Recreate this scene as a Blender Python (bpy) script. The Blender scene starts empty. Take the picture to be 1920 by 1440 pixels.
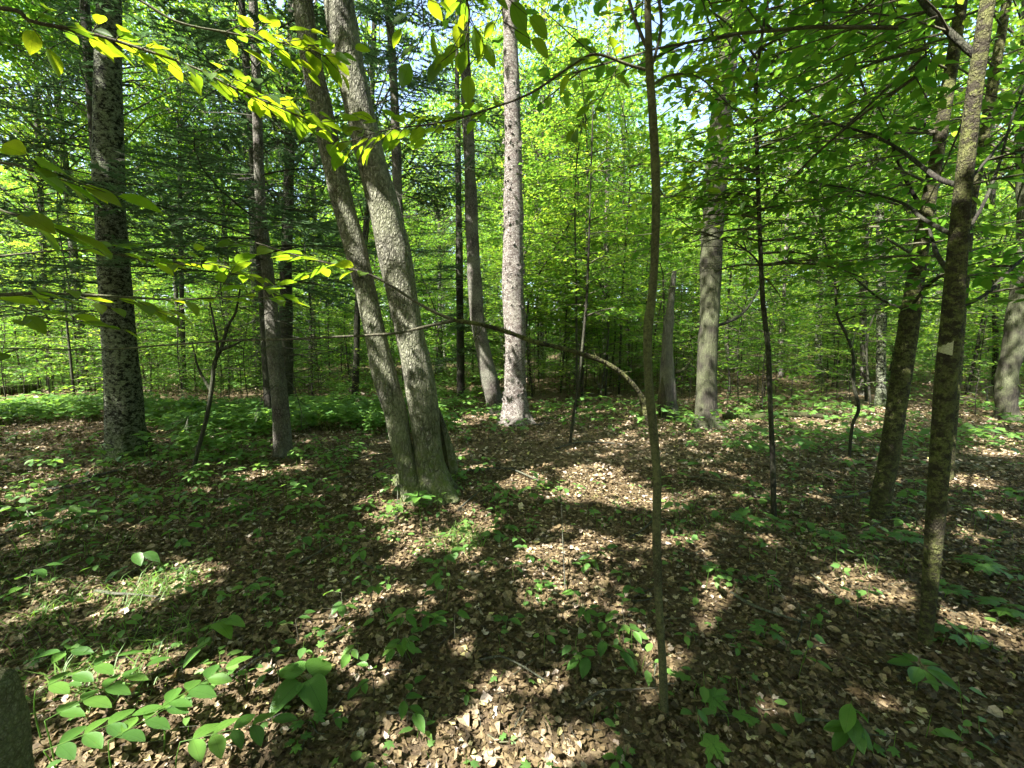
import bpy, math, random
import numpy as np
from mathutils import Vector, Matrix
R_ = math.radians
SC = bpy.context.scene
COL = SC.collection
rng = np.random.default_rng(7)
random.seed(7)

# ------------------------------------------------------------------ camera, sky, sun, exposure
F = 805.0; PITCH = math.atan(70 / F); EYE = 1.5
cam_d = bpy.data.cameras.new('camera'); cam = bpy.data.objects.new('camera', cam_d); COL.objects.link(cam)
cam.location = (0, 0, EYE); cam.rotation_euler = (math.pi / 2 - PITCH, 0, 0)
cam_d.sensor_width = 36; cam_d.lens = 36 * F / 1920; cam_d.clip_start = 0.05; cam_d.clip_end = 600
SC.camera = cam
SUN = np.array([-0.46, -0.42, 0.80]); SUN /= np.linalg.norm(SUN)
EL = math.asin(SUN[2]); AZ = math.atan2(SUN[0], SUN[1])
w = bpy.data.worlds.new('World'); SC.world = w; w.use_nodes = True
nt = w.node_tree
sky = nt.nodes.new('ShaderNodeTexSky'); sky.sky_type = 'NISHITA'; sky.sun_disc = False
sky.sun_elevation = EL; sky.sun_rotation = AZ; sky.air_density = 1.0; sky.dust_density = 4.0; sky.ozone_density = 1.0
nt.links.new(sky.outputs[0], nt.nodes['Background'].inputs[0]); nt.nodes['Background'].inputs[1].default_value = 0.12
sun_d = bpy.data.lights.new('sun', 'SUN'); sun_d.energy = 5.0; sun_d.angle = R_(0.45); sun_d.color = (1.0, 0.95, 0.88)
sun = bpy.data.objects.new('sun', sun_d); COL.objects.link(sun)
sun.rotation_euler = Vector(SUN).to_track_quat('Z', 'Y').to_euler(); sun.location = (-10, -6, 20)
SC.view_settings.view_transform = 'Standard'; SC.view_settings.look = 'None'
SC.view_settings.gamma = 1.0; SC.view_settings.use_curve_mapping = False
SC.view_settings.exposure = 2.62
SC.render.engine = 'CYCLES'
cy = SC.cycles
cy.max_bounces = 7; cy.diffuse_bounces = 5; cy.glossy_bounces = 2; cy.transmission_bounces = 4; cy.transparent_max_bounces = 4
cy.sample_clamp_indirect = 6.0
cy.use_denoising = True

# ------------------------------------------------------------------ helpers
def nz(a):
    return a / np.maximum(np.linalg.norm(a, axis=-1, keepdims=True), 1e-9)

def snoise(x, y, z=0.0, f=1.0, seed=0, oct=3):
    r = np.random.default_rng(seed + 100); out = 0.0; amp = 1.0; tot = 0.0
    for o in range(oct):
        for k in range(4):
            d = nz(r.normal(size=3)); ph = r.uniform(0, 6.28); ff = f * 2 ** o * r.uniform(.7, 1.4)
            out = out + amp * np.sin((x * d[0] + y * d[1] + z * d[2]) * ff * 3.0 + ph) / 2.0
        tot += amp; amp *= 0.55
    return out / tot

def gz(x, y):
    x = np.asarray(x, float); y = np.asarray(y, float)
    z = 0.05 * snoise(x, y, f=0.35, seed=3) + 0.022 * snoise(x, y, f=1.9, seed=4)
    rd = np.sqrt(x * x + y * y)
    z = z + .03 * np.clip(snoise(x, y, f=.9, seed=8, oct=2), 0, 1) ** 2 * 2
    z = z * np.clip(rd / 3.0, 0.2, 1)
    z = z + 0.28 * np.exp(-(((x + 0.88) / 0.55) ** 2 + ((y - 4.5) / 0.5) ** 2)) * 0.5
    hill = np.clip(y - 11, 0, None) * 0.055 * np.clip((x + 2) / 8, 0, 1)
    z = z + np.minimum(hill, 2.6) + np.clip(rd - 34, 0, 40) * 0.05
    return z

CP, SP = math.cos(PITCH), math.sin(PITCH)
def ray(px, py):
    u = (px - 960) / F; v = (720 - py) / F
    return np.array([u, CP + v * SP, -SP + v * CP])
def at(px, py, Y):
    r = ray(px, py); t = Y / r[1]
    return np.array([0, 0, EYE]) + r * t
def on_ground(px, py):
    r = ray(px, py); t = 0.5; step = 0.02
    while t < 60:
        p = np.array([0, 0, EYE]) + r * t
        if p[2] <= float(gz(p[0], p[1])): return np.array([p[0], p[1], float(gz(p[0], p[1]))])
        t += step; step *= 1.01
    return np.array([0, 0, EYE]) + r * 30
def proj(P):
    d = P - np.array([0, 0, EYE]); fw = d[:, 1] * CP - d[:, 2] * SP; up = d[:, 1] * SP + d[:, 2] * CP
    fw = np.where(np.abs(fw) < 1e-4, 1e-4, fw)
    return 960 + F * d[:, 0] / fw, 720 - F * up / fw, fw

# mesh batch
class MB:
    def __init__(s): s.v = []; s.f = []; s.t = []; s.n = 0
    def add(s, V, Fc, tint=0.5):
        V = np.asarray(V, float).reshape(-1, 3); Fc = np.asarray(Fc)
        if len(V) == 0: return
        s.v.append(V); s.f.append(Fc + s.n)
        s.t.append(np.broadcast_to(np.asarray(tint, float), (len(V),)) if np.ndim(tint) == 0 else np.asarray(tint, float))
        s.n += len(V)
    def mesh(s, name, base=(0, 0, 0), smooth=True):
        me = bpy.data.meshes.new(name)
        if not s.v: return me
        V = np.concatenate(s.v) - np.asarray(base)
        me.vertices.add(len(V)); me.vertices.foreach_set('co', V.astype(np.float32).ravel())
        li = np.concatenate([f.ravel() for f in s.f]); tot = np.concatenate([np.full(len(f), f.shape[1]) for f in s.f])
        st = np.concatenate([[0], np.cumsum(tot)[:-1]])
        me.loops.add(len(li)); me.loops.foreach_set('vertex_index', li.astype(np.int32))
        me.polygons.add(len(tot)); me.polygons.foreach_set('loop_start', st.astype(np.int32))
        a = me.attributes.new('tint', 'FLOAT', 'POINT'); a.data.foreach_set('value', np.concatenate(s.t).astype(np.float32))
        me.update(calc_edges=True)
        me.polygons.foreach_set('use_smooth', np.full(len(tot), smooth))
        return me

def link(name, me, mat, parent=None, loc=None):
    o = bpy.data.objects.new(name, me); COL.objects.link(o)
    if mat is not None and len(me.materials) == 0: me.materials.append(mat)
    if parent is not None: o.parent = parent
    if loc is not None: o.location = loc
    return o

def tag(o, label=None, cat=None, group=None, kind=None):
    if label: o['label'] = label
    if cat: o['category'] = cat
    if group: o['group'] = group
    if kind: o['kind'] = kind
    return o

def thing(name, base, label, cat, group=None):
    o = bpy.data.objects.new(name, None); COL.objects.link(o); o.location = [float(c) for c in base]
    o.empty_display_size = 0.1
    return tag(o, label, cat, group)

def part(name, mb, mat, root, smooth=True, kind=None):
    b = np.array(root.location)
    o = link(name, mb.mesh(name, b, smooth), mat, root)
    if kind: o['kind'] = kind
    return o

def dup(root, loc, rz=0.0, sc=1.0, label=None, group=None):
    r = root.copy(); COL.objects.link(r); r.location = [float(c) for c in loc]; r.rotation_euler = (0, 0, rz); r.scale = (sc, sc, sc)
    if label: r['label'] = label
    if group: r['group'] = group
    for ch in list(root.children):
        c = ch.copy(); COL.objects.link(c); c.parent = r
        for g in list(ch.children):
            d = g.copy(); COL.objects.link(d); d.parent = c
    return r

def catmull(P, n):
    P = np.asarray(P, float); m = len(P)
    if m == 2:
        t = np.linspace(0, 1, n)[:, None]; return P[0] * (1 - t) + P[1] * t
    Q = np.vstack([2 * P[0] - P[1], P, 2 * P[-1] - P[-2]])
    u = np.linspace(0, m - 1, n); i = np.minimum(u.astype(int), m - 2); t = (u - i)[:, None]
    p0, p1, p2, p3 = Q[i], Q[i + 1], Q[i + 2], Q[i + 3]
    return 0.5 * (2 * p1 + (p2 - p0) * t + (2 * p0 - 5 * p1 + 4 * p2 - p3) * t ** 2 + (3 * p1 - p0 - 3 * p2 + p3) * t ** 3)

def tube(mb, P, rad, ns=8, rings=None, rough=0.0, rf=6.0, flare=0.0, lobes=5, seed=0, tint=0.5, cap=True, flareh=0.18):
    P = np.asarray(P, float); rad = np.asarray(rad, float)
    if rings is None: rings = max(len(P), 2)
    C = catmull(P, rings); s = np.linspace(0, len(P) - 1, rings); r = np.interp(s, np.arange(len(P)), rad)
    T = nz(np.gradient(C, axis=0))
    ref = np.array([0.0, 1.0, 0.0]) if abs(T[:, 1]).mean() < 0.8 else np.array([0, 0, 1.0])
    A = nz(np.cross(T, ref)); B = np.cross(T, A)
    th = np.linspace(0, 2 * math.pi, ns, endpoint=False)
    rr = np.repeat(r[:, None], ns, 1)
    if flare > 0:
        h = np.concatenate([[0], np.cumsum(np.linalg.norm(np.diff(C, axis=0), axis=1))])[:, None]
        lob = 0.6 + 0.5 * np.cos(lobes * th + seed)[None] + 0.3 * np.cos((lobes - 2) * th + 2 * seed)[None]
        rr = rr * (1 + flare * np.exp(-h / flareh) * np.clip(lob, 0.05, None))
    V = C[:, None] + rr[..., None] * (np.cos(th)[None, :, None] * A[:, None] + np.sin(th)[None, :, None] * B[:, None])
    if rough > 0:
        n = snoise(V[..., 0], V[..., 1], V[..., 2] * 0.35, f=rf, seed=seed, oct=3)
        n2 = snoise(V[..., 0], V[..., 1], V[..., 2], f=1.2, seed=seed + 9, oct=2)
        k = 1 + rough * n + rough * 1.2 * n2
        V = C[:, None] + (V - C[:, None]) * k[..., None]
    i = np.arange(rings - 1)[:, None] * ns; j = np.arange(ns)[None]; j2 = (j + 1) % ns
    Fq = np.stack([i + j, i + j2, i + ns + j2, i + ns + j], -1).reshape(-1, 4)
    n0 = mb.n
    mb.add(V.reshape(-1, 3), Fq, tint)
    if cap:
        top = (rings - 1) * ns
        mb.f.append(n0 + top + np.array([[0, k, k + 1] for k in range(1, ns - 1)]))
        mb.f.append(n0 + np.array([[0, k + 1, k] for k in range(1, ns - 1)]))
    return C, r

class Twigs(MB):
    """twig segments kept raw until meshed, so that those in the sun gaps can be left out"""
    def __init__(s): super().__init__(); s.raw = []; s.mask = None
    def mesh(s, name, base=(0, 0, 0), smooth=True):
        if s.raw:
            A, B, a, b = (np.concatenate([r[k] for r in s.raw]) for k in range(4))
            if s.mask is not None:
                k = s.mask(A, B); A, B, a, b = A[k], B[k], a[k], b[k]
            s.raw = []; segs(s, A, B, a, b, _now=True)
        return super().mesh(name, base, smooth)

def segs(mb, A, B, r0, r1, tint=0.5, _now=False):
    A = np.asarray(A, float).reshape(-1, 3); B = np.asarray(B, float).reshape(-1, 3); n = len(A)
    if n == 0: return
    if isinstance(mb, Twigs) and not _now:
        mb.raw.append((A, B, np.broadcast_to(r0, (n,)) * 1.0, np.broadcast_to(r1, (n,)) * 1.0)); return
    r0 = np.broadcast_to(r0, (n,))[:, None]; r1 = np.broadcast_to(r1, (n,))[:, None]
    D = nz(B - A); X = nz(np.cross(D, np.array([0.3, 0.2, 0.93]))); Y = np.cross(D, X)
    V = []
    for c, rr in ((A, r0), (B, r1)):
        for k in range(3):
            a = k * 2.0944; V.append(c + rr * (math.cos(a) * X + math.sin(a) * Y))
    V = np.stack(V, 1)
    Ft = np.array([[0, 1, 4, 3], [1, 2, 5, 4], [2, 0, 3, 5]])
    mb.add(V.reshape(-1, 3), (Ft[None] + 6 * np.arange(n)[:, None, None]).reshape(-1, 4), tint)

T_LO = (np.array([(0, 0, 0), (.42, .5, .07), (1, 0, -.05), (.42, -.5, .07)]), np.array([(0, 1, 2), (0, 2, 3)]))
T_MID = (np.array([(0, 0, 0), (.25, .42, .05), (.62, .40, .02), (1, 0, -.12), (.62, -.40, .02), (.25, -.42, .05), (.45, 0, -.03)]),
         np.array([(6, 0, 5), (6, 5, 4), (6, 4, 3), (6, 3, 2), (6, 2, 1), (6, 1, 0)]))
def fan(rs, cu=.42, droop=.18):
    V = [(cu, 0, 0.03)]
    for a, r in rs:
        V.append((cu + r * math.cos(R_(a)), r * math.sin(R_(a)), -droop * r * r))
    n = len(rs); return np.array(V), np.array([(0, 1 + k, 1 + (k + 1) % n) for k in range(n)])
_half = [(0, .60), (9, .44), (22, .40), (30, .26), (42, .44), (52, .60), (62, .45), (76, .40), (88, .26), (104, .38), (116, .44), (132, .30), (160, .33)]
T_MAPLE = fan(_half + [(180, .36)] + [(-a, r) for a, r in _half[:0:-1]])
_hl = [(0, .6), (28, .27), (52, .56), (84, .27), (114, .42), (158, .32)]
T_MAPLO = fan(_hl + [(-a, r) for a, r in _hl[:0:-1]])
def curl(T, k, tw=0.0, side=0.0):
    V, Fc = T; V = V.copy(); x = V[:, 0] - .5; V[:, 2] += k * x * x + side * V[:, 1] ** 2 + tw * x * V[:, 1]; return V, Fc
T_BLADE = (np.array([(0, .5, 0), (0, -.5, 0), (1, 0, 0)]), np.array([(0, 1, 2)]))

def leaves(mb, P, D, N, L, W, T, tint=None):
    n = len(P)
    if n == 0: return
    V, Fc = T; D = nz(D); B = nz(np.cross(N, D)); N = np.cross(D, B)
    L = np.broadcast_to(L, (n,))[:, None, None]; W = np.broadcast_to(W, (n,))[:, None, None]
    X = P[:, None] + L * (D[:, None] * V[None, :, 0:1] + W * B[:, None] * V[None, :, 1:2] + N[:, None] * V[None, :, 2:3])
    if tint is None: tint = rng.uniform(0, 1, n)
    k = len(V)
    mb.add(X.reshape(-1, 3), (Fc[None] + k * np.arange(n)[:, None, None]).reshape(-1, Fc.shape[1]), np.repeat(tint, k))

# ------------------------------------------------------------------ materials
class NG:
    def __init__(s, name):
        s.m = bpy.data.materials.new(name); s.m.use_nodes = True; s.t = s.m.node_tree; s.t.nodes.clear()
        s.out = s.n('ShaderNodeOutputMaterial')
    def n(s, t, **kw):
        nd = s.t.nodes.new(t)
        for k, v in kw.items():
            if k.startswith('i_'): nd.inputs[k[2:].replace('_', ' ')].default_value = v
            else: setattr(nd, k, v)
        return nd
    def l(s, a, b): s.t.links.new(a, b)
    def coords(s, scale):
        tc = s.n('ShaderNodeTexCoord'); mp = s.n('ShaderNodeMapping'); mp.inputs['Scale'].default_value = scale
        s.l(tc.outputs['Object'], mp.inputs[0]); return mp.outputs[0]
    def noise(s, vec, scale, detail=4, rough=.55, dist=0.0):
        nd = s.n('ShaderNodeTexNoise'); nd.inputs['Scale'].default_value = scale; nd.inputs['Detail'].default_value = detail
        nd.inputs['Roughness'].default_value = rough; nd.inputs['Distortion'].default_value = dist; s.l(vec, nd.inputs['Vector']); return nd.outputs['Fac']
    def ramp(s, fac, stops):
        nd = s.n('ShaderNodeValToRGB'); e = nd.color_ramp.elements
        while len(e) < len(stops): e.new(0.5)
        for el, (p, c) in zip(e, stops): el.position = p; el.color = (*c, 1) if len(c) == 3 else c
        s.l(fac, nd.inputs[0]); return nd.outputs[0]
    def mix(s, fac, a, b, mode='MIX'):
        nd = s.n('ShaderNodeMix', data_type='RGBA', blend_type=mode)
        for sock, v in ((nd.inputs[0], fac), (nd.inputs[6], a), (nd.inputs[7], b)):
            if hasattr(v, 'is_linked'): s.l(v, sock)
            elif isinstance(v, (int, float)): sock.default_value = v
            else: sock.default_value = (*v, 1)
        return nd.outputs[2]
    def bump(s, h, strength, dist):
        b = s.n('ShaderNodeBump'); b.inputs['Strength'].default_value = strength; b.inputs['Distance'].default_value = dist
        s.l(h, b.inputs['Height']); return b.outputs[0]
    def pbr(s, col, rough=.85, normal=None, spec=.25):
        p = s.n('ShaderNodeBsdfPrincipled'); p.inputs['Roughness'].default_value = rough; p.inputs['Specular IOR Level'].default_value = spec
        if hasattr(col, 'is_linked'): s.l(col, p.inputs['Base Color'])
        else: p.inputs['Base Color'].default_value = (*col, 1)
        if normal: s.l(normal, p.inputs['Normal'])
        return p

def bw(v): return (v, v, v)

def bark_mat(name, dark, mid, light, scale=(1, 1, .3), cell=30, crack=.09, lichen=None, lfac=.5, bumpd=.012, patch=None, moss=None):
    g = NG(name); c = g.coords(scale)
    def cells(sc, wp, lo):
        wn = g.n('ShaderNodeTexNoise'); wn.inputs['Scale'].default_value = sc * .45; wn.inputs['Detail'].default_value = 5; wn.inputs['Roughness'].default_value = .65; g.l(c, wn.inputs['Vector'])
        mv = g.n('ShaderNodeVectorMath', operation='MULTIPLY_ADD'); g.l(wn.outputs['Color'], mv.inputs[0]); mv.inputs[1].default_value = (wp / sc,) * 3; g.l(c, mv.inputs[2])
        vo = g.n('ShaderNodeTexVoronoi', feature='DISTANCE_TO_EDGE'); vo.inputs['Scale'].default_value = sc; g.l(mv.outputs[0], vo.inputs['Vector'])
        return g.ramp(vo.outputs['Distance'], [(0, bw(lo)), (crack, bw(lo + (1 - lo) * .55)), (crack * 3.5, bw(1))])
    cr = g.mix(1.0, cells(cell, 1.5, 0.0), cells(cell * 2.2, 1.3, .2), 'MULTIPLY')
    nbk = g.noise(g.coords((1, 1, .6)), 7, 4, .6)
    cr = g.mix(g.ramp(nbk, [(.45, bw(0)), (.8, bw(.35))]), cr, (1, 1, 1))
    n1 = g.noise(c, cell * 1.3, 5, .7)
    base = g.ramp(n1, [(.28, mid), (.72, light)])
    col = g.mix(cr, dark, base)
    nb = g.noise(g.coords((1, 1, 1)), 2.3, 4, .6)
    if lichen is not None:
        lf = g.ramp(nb, [(.5 - .12 * lfac * 2, bw(0)), (.62 - .05 * lfac, bw(lfac))])
        n3 = g.noise(g.coords((1, 1, 1)), 55, 4, .7)
        lm = g.mix(1.0, lf, g.ramp(n3, [(.35, bw(0.15)), (.6, bw(1))]), 'MULTIPLY')
        col = g.mix(lm, col, lichen)
    if patch is not None:
        n4 = g.noise(g.coords((1, 1, 1.5)), 17, 8, .8)
        col = g.mix(g.ramp(n4, [(.485, bw(0)), (.54, bw(1))]), col, patch)
    if moss is not None:
        tc = g.n('ShaderNodeTexCoord'); sx = g.n('ShaderNodeSeparateXYZ'); g.l(tc.outputs['Object'], sx.inputs[0])
        mr = g.n('ShaderNodeMapRange'); mr.inputs['From Min'].default_value = moss[1]; mr.inputs['From Max'].default_value = moss[1] * .2; g.l(sx.outputs[2], mr.inputs[0])
        n5 = g.noise(g.coords((1, 1, 1)), 14, 5, .7)
        mm = g.mix(1.0, mr.outputs[0], g.ramp(n5, [(.38, bw(0)), (.6, bw(.9))]), 'MULTIPLY')
        col = g.mix(mm, col, moss[0])
    h = g.mix(.25, cr, n1)
    p = g.pbr(col, .88, g.bump(h, 1.0, bumpd), .2); g.l(p.outputs[0], g.out.inputs[0]); return g.m

M = {}
M['bark_grey'] = bark_mat('grey_cracked_bark', (.02, .018, .014), (.15, .145, .105), (.42, .41, .34), (1, 1, .4), 25, .11, (.27, .29, .17), .5, .03, moss=((.10, .13, .035), 0.9))
M['bark_furrow'] = bark_mat('furrowed_bark', (.018, .016, .013), (.042, .038, .028), (.10, .092, .07), (1, 1, .12), 24, .14, (.16, .19, .09), .45, .016)
M['bark_moss'] = bark_mat('mossy_bark', (.018, .016, .01), (.07, .062, .035), (.15, .135, .075), (1, 1, .6), 42, .13, (.17, .19, .055), .75, .014, patch=(.035, .03, .02))
M['bark_moss2'] = bark_mat('brown_smooth_bark', (.015, .013, .009), (.07, .06, .035), (.17, .155, .10), (1, 1, .9), 80, .13, (.16, .17, .07), .7, .002)
M['bark_fir'] = bark_mat('dark_flaky_bark', (.025, .02, .018), (.12, .105, .09), (.28, .25, .22), (1, 1, .6), 28, .13, (.25, .27, .2), .5, .02)
M['bark_dark'] = bark_mat('dark_bark', (.010, .009, .007), (.04, .036, .028), (.085, .075, .06), (1, 1, .3), 30, .12, (.12, .14, .08), .4, .01)
M['bark_birch'] = bark_mat('peeling_birch_bark', (.05, .04, .035), (.28, .255, .22), (.66, .62, .58), (1, 1, 2.2), 20, .08, (.38, .38, .28), .3, .02, patch=(.10, .08, .07))
M['bark_birch2'] = bark_mat('weathered_birch_bark', (.025, .022, .018), (.17, .175, .13), (.52, .54, .46), (1, 1, 1.8), 22, .09, (.30, .35, .2), .7, .02, patch=(.012, .011, .010), moss=((.07, .10, .03), 0.5))
M['bark_twig'] = bark_mat('twig_bark', (.03, .026, .02), (.09, .08, .06), (.17, .15, .12), (1, 1, 1), 60, .08, (.16, .18, .08), .5, .002)
M['dead_wood'] = bark_mat('weathered_dead_wood', (.02, .018, .016), (.085, .082, .068), (.23, .22, .19), (1, 1, .06), 60, .10, (.2, .23, .13), .4, .01)
M['rotten_wood'] = bark_mat('rotten_wood', (.01, .008, .006), (.05, .035, .022), (.11, .08, .05), (1, 1, .2), 30, .1, (.08, .11, .03), .5, .02)
M['bark_stump'] = bark_mat('mossy_stump_bark', (.04, .035, .02), (.17, .165, .09), (.36, .36, .24), (1, 1, .8), 60, .10, (.22, .25, .10), .6, .01)
M['paint'] = bark_mat('pale_blaze_paint', (.35, .34, .22), (.48, .46, .30), (.60, .57, .40), (1, 1, 1), 40, .03, None, .5, .003)

def leaf_mat(name, cols, trans, src='attr', tfac=.5, rough=.5, veins=False, spec=.35, mottle=0.0):
    g = NG(name)
    if src == 'attr':
        a = g.n('ShaderNodeAttribute'); a.attribute_name = 'tint'; f = a.outputs['Fac']
    else:
        a = g.n('ShaderNodeObjectInfo'); f = a.outputs['Random']
    n = len(cols); col = g.ramp(f, [(i / max(n - 1, 1), c) for i, c in enumerate(cols)])
    tcol = g.ramp(f, [(i / max(len(trans) - 1, 1), c) for i, c in enumerate(trans)])
    nor = None
    if src == 'attr' and not mottle:
        oi = g.n('ShaderNodeObjectInfo'); ma = g.n('ShaderNodeMath', operation='MULTIPLY_ADD'); g.l(oi.outputs['Random'], ma.inputs[0]); ma.inputs[1].default_value = .55; ma.inputs[2].default_value = -.18
        mb_ = g.n('ShaderNodeMath', operation='MULTIPLY_ADD'); g.l(f, mb_.inputs[0]); mb_.inputs[1].default_value = .8; g.l(ma.outputs[0], mb_.inputs[2])
        for nd in list(g.t.nodes):
            if nd.bl_idname == 'ShaderNodeValToRGB': g.l(mb_.outputs[0], nd.inputs[0])
    if mottle:
        mo = g.noise(g.coords((1, 1, 1)), 75, 5, .75); col = g.mix(1.0, col, g.ramp(mo, [(.36, bw(1 - mottle)), (.5, bw(.85)), (.62, bw(1.0))]), 'MULTIPLY'); nor = g.bump(mo, .6, .01)
    if veins:
        uv = g.n('ShaderNodeTexCoord'); sx = g.n('ShaderNodeSeparateXYZ'); g.l(uv.outputs['UV'], sx.inputs[0])
        ab = g.n('ShaderNodeMath', operation='ABSOLUTE'); g.l(sx.outputs[1], ab.inputs[0])
        m1 = g.n('ShaderNodeMath', operation='MULTIPLY_ADD'); g.l(ab.outputs[0], m1.inputs[0]); m1.inputs[1].default_value = -.9; g.l(sx.outputs[0], m1.inputs[2])
        m2 = g.n('ShaderNodeMath', operation='MULTIPLY'); g.l(m1.outputs[0], m2.inputs[0]); m2.inputs[1].default_value = 62
        m3 = g.n('ShaderNodeMath', operation='SINE'); g.l(m2.outputs[0], m3.inputs[0])
        v = g.ramp(m3.outputs[0], [(0.0, bw(1)), (.75, bw(1)), (.97, bw(.72))])
        mid = g.ramp(ab.outputs[0], [(0.0, bw(.6)), (.03, bw(1))])
        vv = g.mix(1.0, v, mid, 'MULTIPLY')
        bl = g.noise(g.coords((1, 1, 1)), 60, 3)
        vv2 = g.mix(1.0, vv, g.ramp(bl, [(.3, bw(.8)), (.7, bw(1))]), 'MULTIPLY')
        col = g.mix(1.0, col, vv2, 'MULTIPLY'); tcol = g.mix(1.0, tcol, vv2, 'MULTIPLY')
        nor = g.bump(v, .8, .006)
        sp_ = g.noise(g.coords((1, 1, 1)), 9, 4, .8); col = g.mix(g.ramp(sp_, [(.66, bw(0)), (.70, bw(.7))]), col, (.16, .12, .03))
    p = g.pbr(col, rough, nor, spec)
    tr = g.n('ShaderNodeBsdfTranslucent'); g.l(tcol, tr.inputs[0])
    mx = g.n('ShaderNodeMixShader'); mx.inputs[0].default_value = tfac
    g.l(p.outputs[0], mx.inputs[1]); g.l(tr.outputs[0], mx.inputs[2]); g.l(mx.outputs[0], g.out.inputs[0]); return g.m

GC = [(.045, .105, .018), (.07, .15, .022), (.10, .19, .028)]
GT = [(.14, .36, .03), (.24, .45, .035), (.44, .60, .045)]
M['leaf'] = leaf_mat('broad_leaf_green', GC, GT, tfac=.5)
M['leaf_near'] = leaf_mat('veined_leaf_green', GC, [(.24, .46, .02), (.42, .62, .02), (.62, .74, .02)], src='obj', tfac=.5, veins=True)
M['leaf_low'] = leaf_mat('undergrowth_leaf_green', [(.05, .12, .035), (.08, .17, .04), (.13, .24, .05)], [(.12, .30, .04), (.2, .4, .05), (.3, .5, .06)], tfac=.4, rough=.45)
M['leaf_low_near'] = leaf_mat('seedling_leaf_green', [(.06, .15, .03), (.085, .20, .035), (.13, .27, .045)], [(.14, .34, .04), (.2, .42, .05), (.3, .5, .05)], src='obj', tfac=.35, veins=True, rough=.42)
M['needle'] = leaf_mat('conifer_needles', [(.035, .07, .035), (.06, .11, .055), (.10, .16, .09)], [(.08, .16, .06), (.12, .22, .08)], tfac=.35, rough=.5)
M['grass'] = leaf_mat('grass_blades', [(.06, .13, .025), (.10, .18, .035)], [(.2, .38, .04), (.3, .5, .05)], tfac=.4)
M['litter'] = leaf_mat('dry_fallen_leaves', [(.045, .032, .018), (.12, .086, .042), (.22, .165, .085), (.36, .28, .18), (.60, .50, .43), (.58, .54, .2)],
                       [(.05, .03, .01), (.16, .10, .03), (.2, .15, .03)], tfac=.15, rough=.6, spec=.25, mottle=.6)

def ground_mat():
    g = NG('leaf_litter_ground'); c = g.coords((1, 1, 1))
    vo = g.n('ShaderNodeTexVoronoi'); vo.inputs['Scale'].default_value = 16; g.l(c, vo.inputs['Vector'])
    col = g.ramp(vo.outputs['Color'], [(0, (.03, .02, .012)), (.35, (.075, .05, .028)), (.7, (.14, .10, .055)), (1, (.22, .17, .10))])
    n = g.noise(c, 90, 5, .7); col = g.mix(.6, col, g.ramp(n, [(.3, (.02, .014, .008)), (.7, (.2, .15, .09))]))
    n2 = g.noise(c, .6, 4); col = g.mix(g.ramp(n2, [(.52, bw(0)), (.68, bw(.5))]), col, (.04, .065, .015))
    h = g.mix(.5, vo.outputs['Distance'], n)
    p = g.pbr(col, .9, g.bump(h, 1, .03), .2); g.l(p.outputs[0], g.out.inputs[0]); return g.m
M['ground'] = ground_mat()

# ------------------------------------------------------------------ sun gaps in the leaf canopy (world-space shafts along the sun direction)
SH_T, SH_R = [], []
def shaft(p, r): SH_T.append(np.asarray(p, float)); SH_R.append(r)
for px, py, rp in [(1045, 1078, 55), (1005, 1045, 40), (1080, 1110, 30), (880, 1412, 58), (960, 1425, 55), (1045, 1418, 30), (800, 1420, 28),
                   (865, 965, 45), (835, 1010, 60), (775, 1000, 60), (735, 965, 45), (905, 985, 30), (700, 930, 30), (985, 905, 50), (1080, 925, 60), (1180, 935, 60), (1250, 945, 50),
                   (1100, 890, 60), (1000, 875, 30), (1150, 905, 40), (440, 902, 35), (480, 895, 25), (400, 915, 25), (330, 1090, 55), (275, 1130, 40), (240, 1115, 30),
                   (380, 1075, 30), (60, 985, 40), (130, 1000, 35), (250, 1262, 45), (190, 1275, 30), (310, 1255, 30), (130, 1400, 70), (70, 1420, 60), (210, 1330, 45), (280, 1345, 50),
                   (330, 1390, 50), (1160, 812, 40), (1185, 802, 35), (1150, 830, 25), (1625, 1098, 45), (1665, 1115, 35), (1600, 1120, 25), (1790, 1003, 35), (1840, 1180, 35), (1800, 1165, 20),
                   (1560, 1068, 16), (1460, 1020, 16), (1545, 795, 45), (1590, 805, 40), (1650, 800, 40), (870, 795, 40), (900, 785, 40), (850, 815, 30), (1228, 1292, 12), (1035, 1292, 10),
                   (625, 1190, 30), (650, 1175, 25), (485, 1390, 16), (945, 1312, 12), (868, 1215, 12), (1190, 1180, 15), (1070, 1160, 15), (1130, 1080, 15), (1400, 790, 25), (1500, 1100, 10),
                   (870, 850, 25), (1660, 905, 15), (1830, 905, 25), (1880, 830, 40), (1860, 850, 30), (1300, 1010, 14), (1110, 1055, 18), (900, 1075, 25), (760, 1050, 30), (690, 1130, 25), (60, 1160, 25), (90, 900, 40), (40, 930, 40),
                   (150, 890, 30), (560, 880, 30), (1530, 1220, 10), (1465, 1325, 10), (1120, 1400, 16), (750, 1395, 14), (1640, 1330, 8)]:
    p = on_ground(px, py); d = np.linalg.norm(p - np.array([0, 0, EYE])); shaft(p, rp * d / F * (.48 if rp < 26 else .5))
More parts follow.
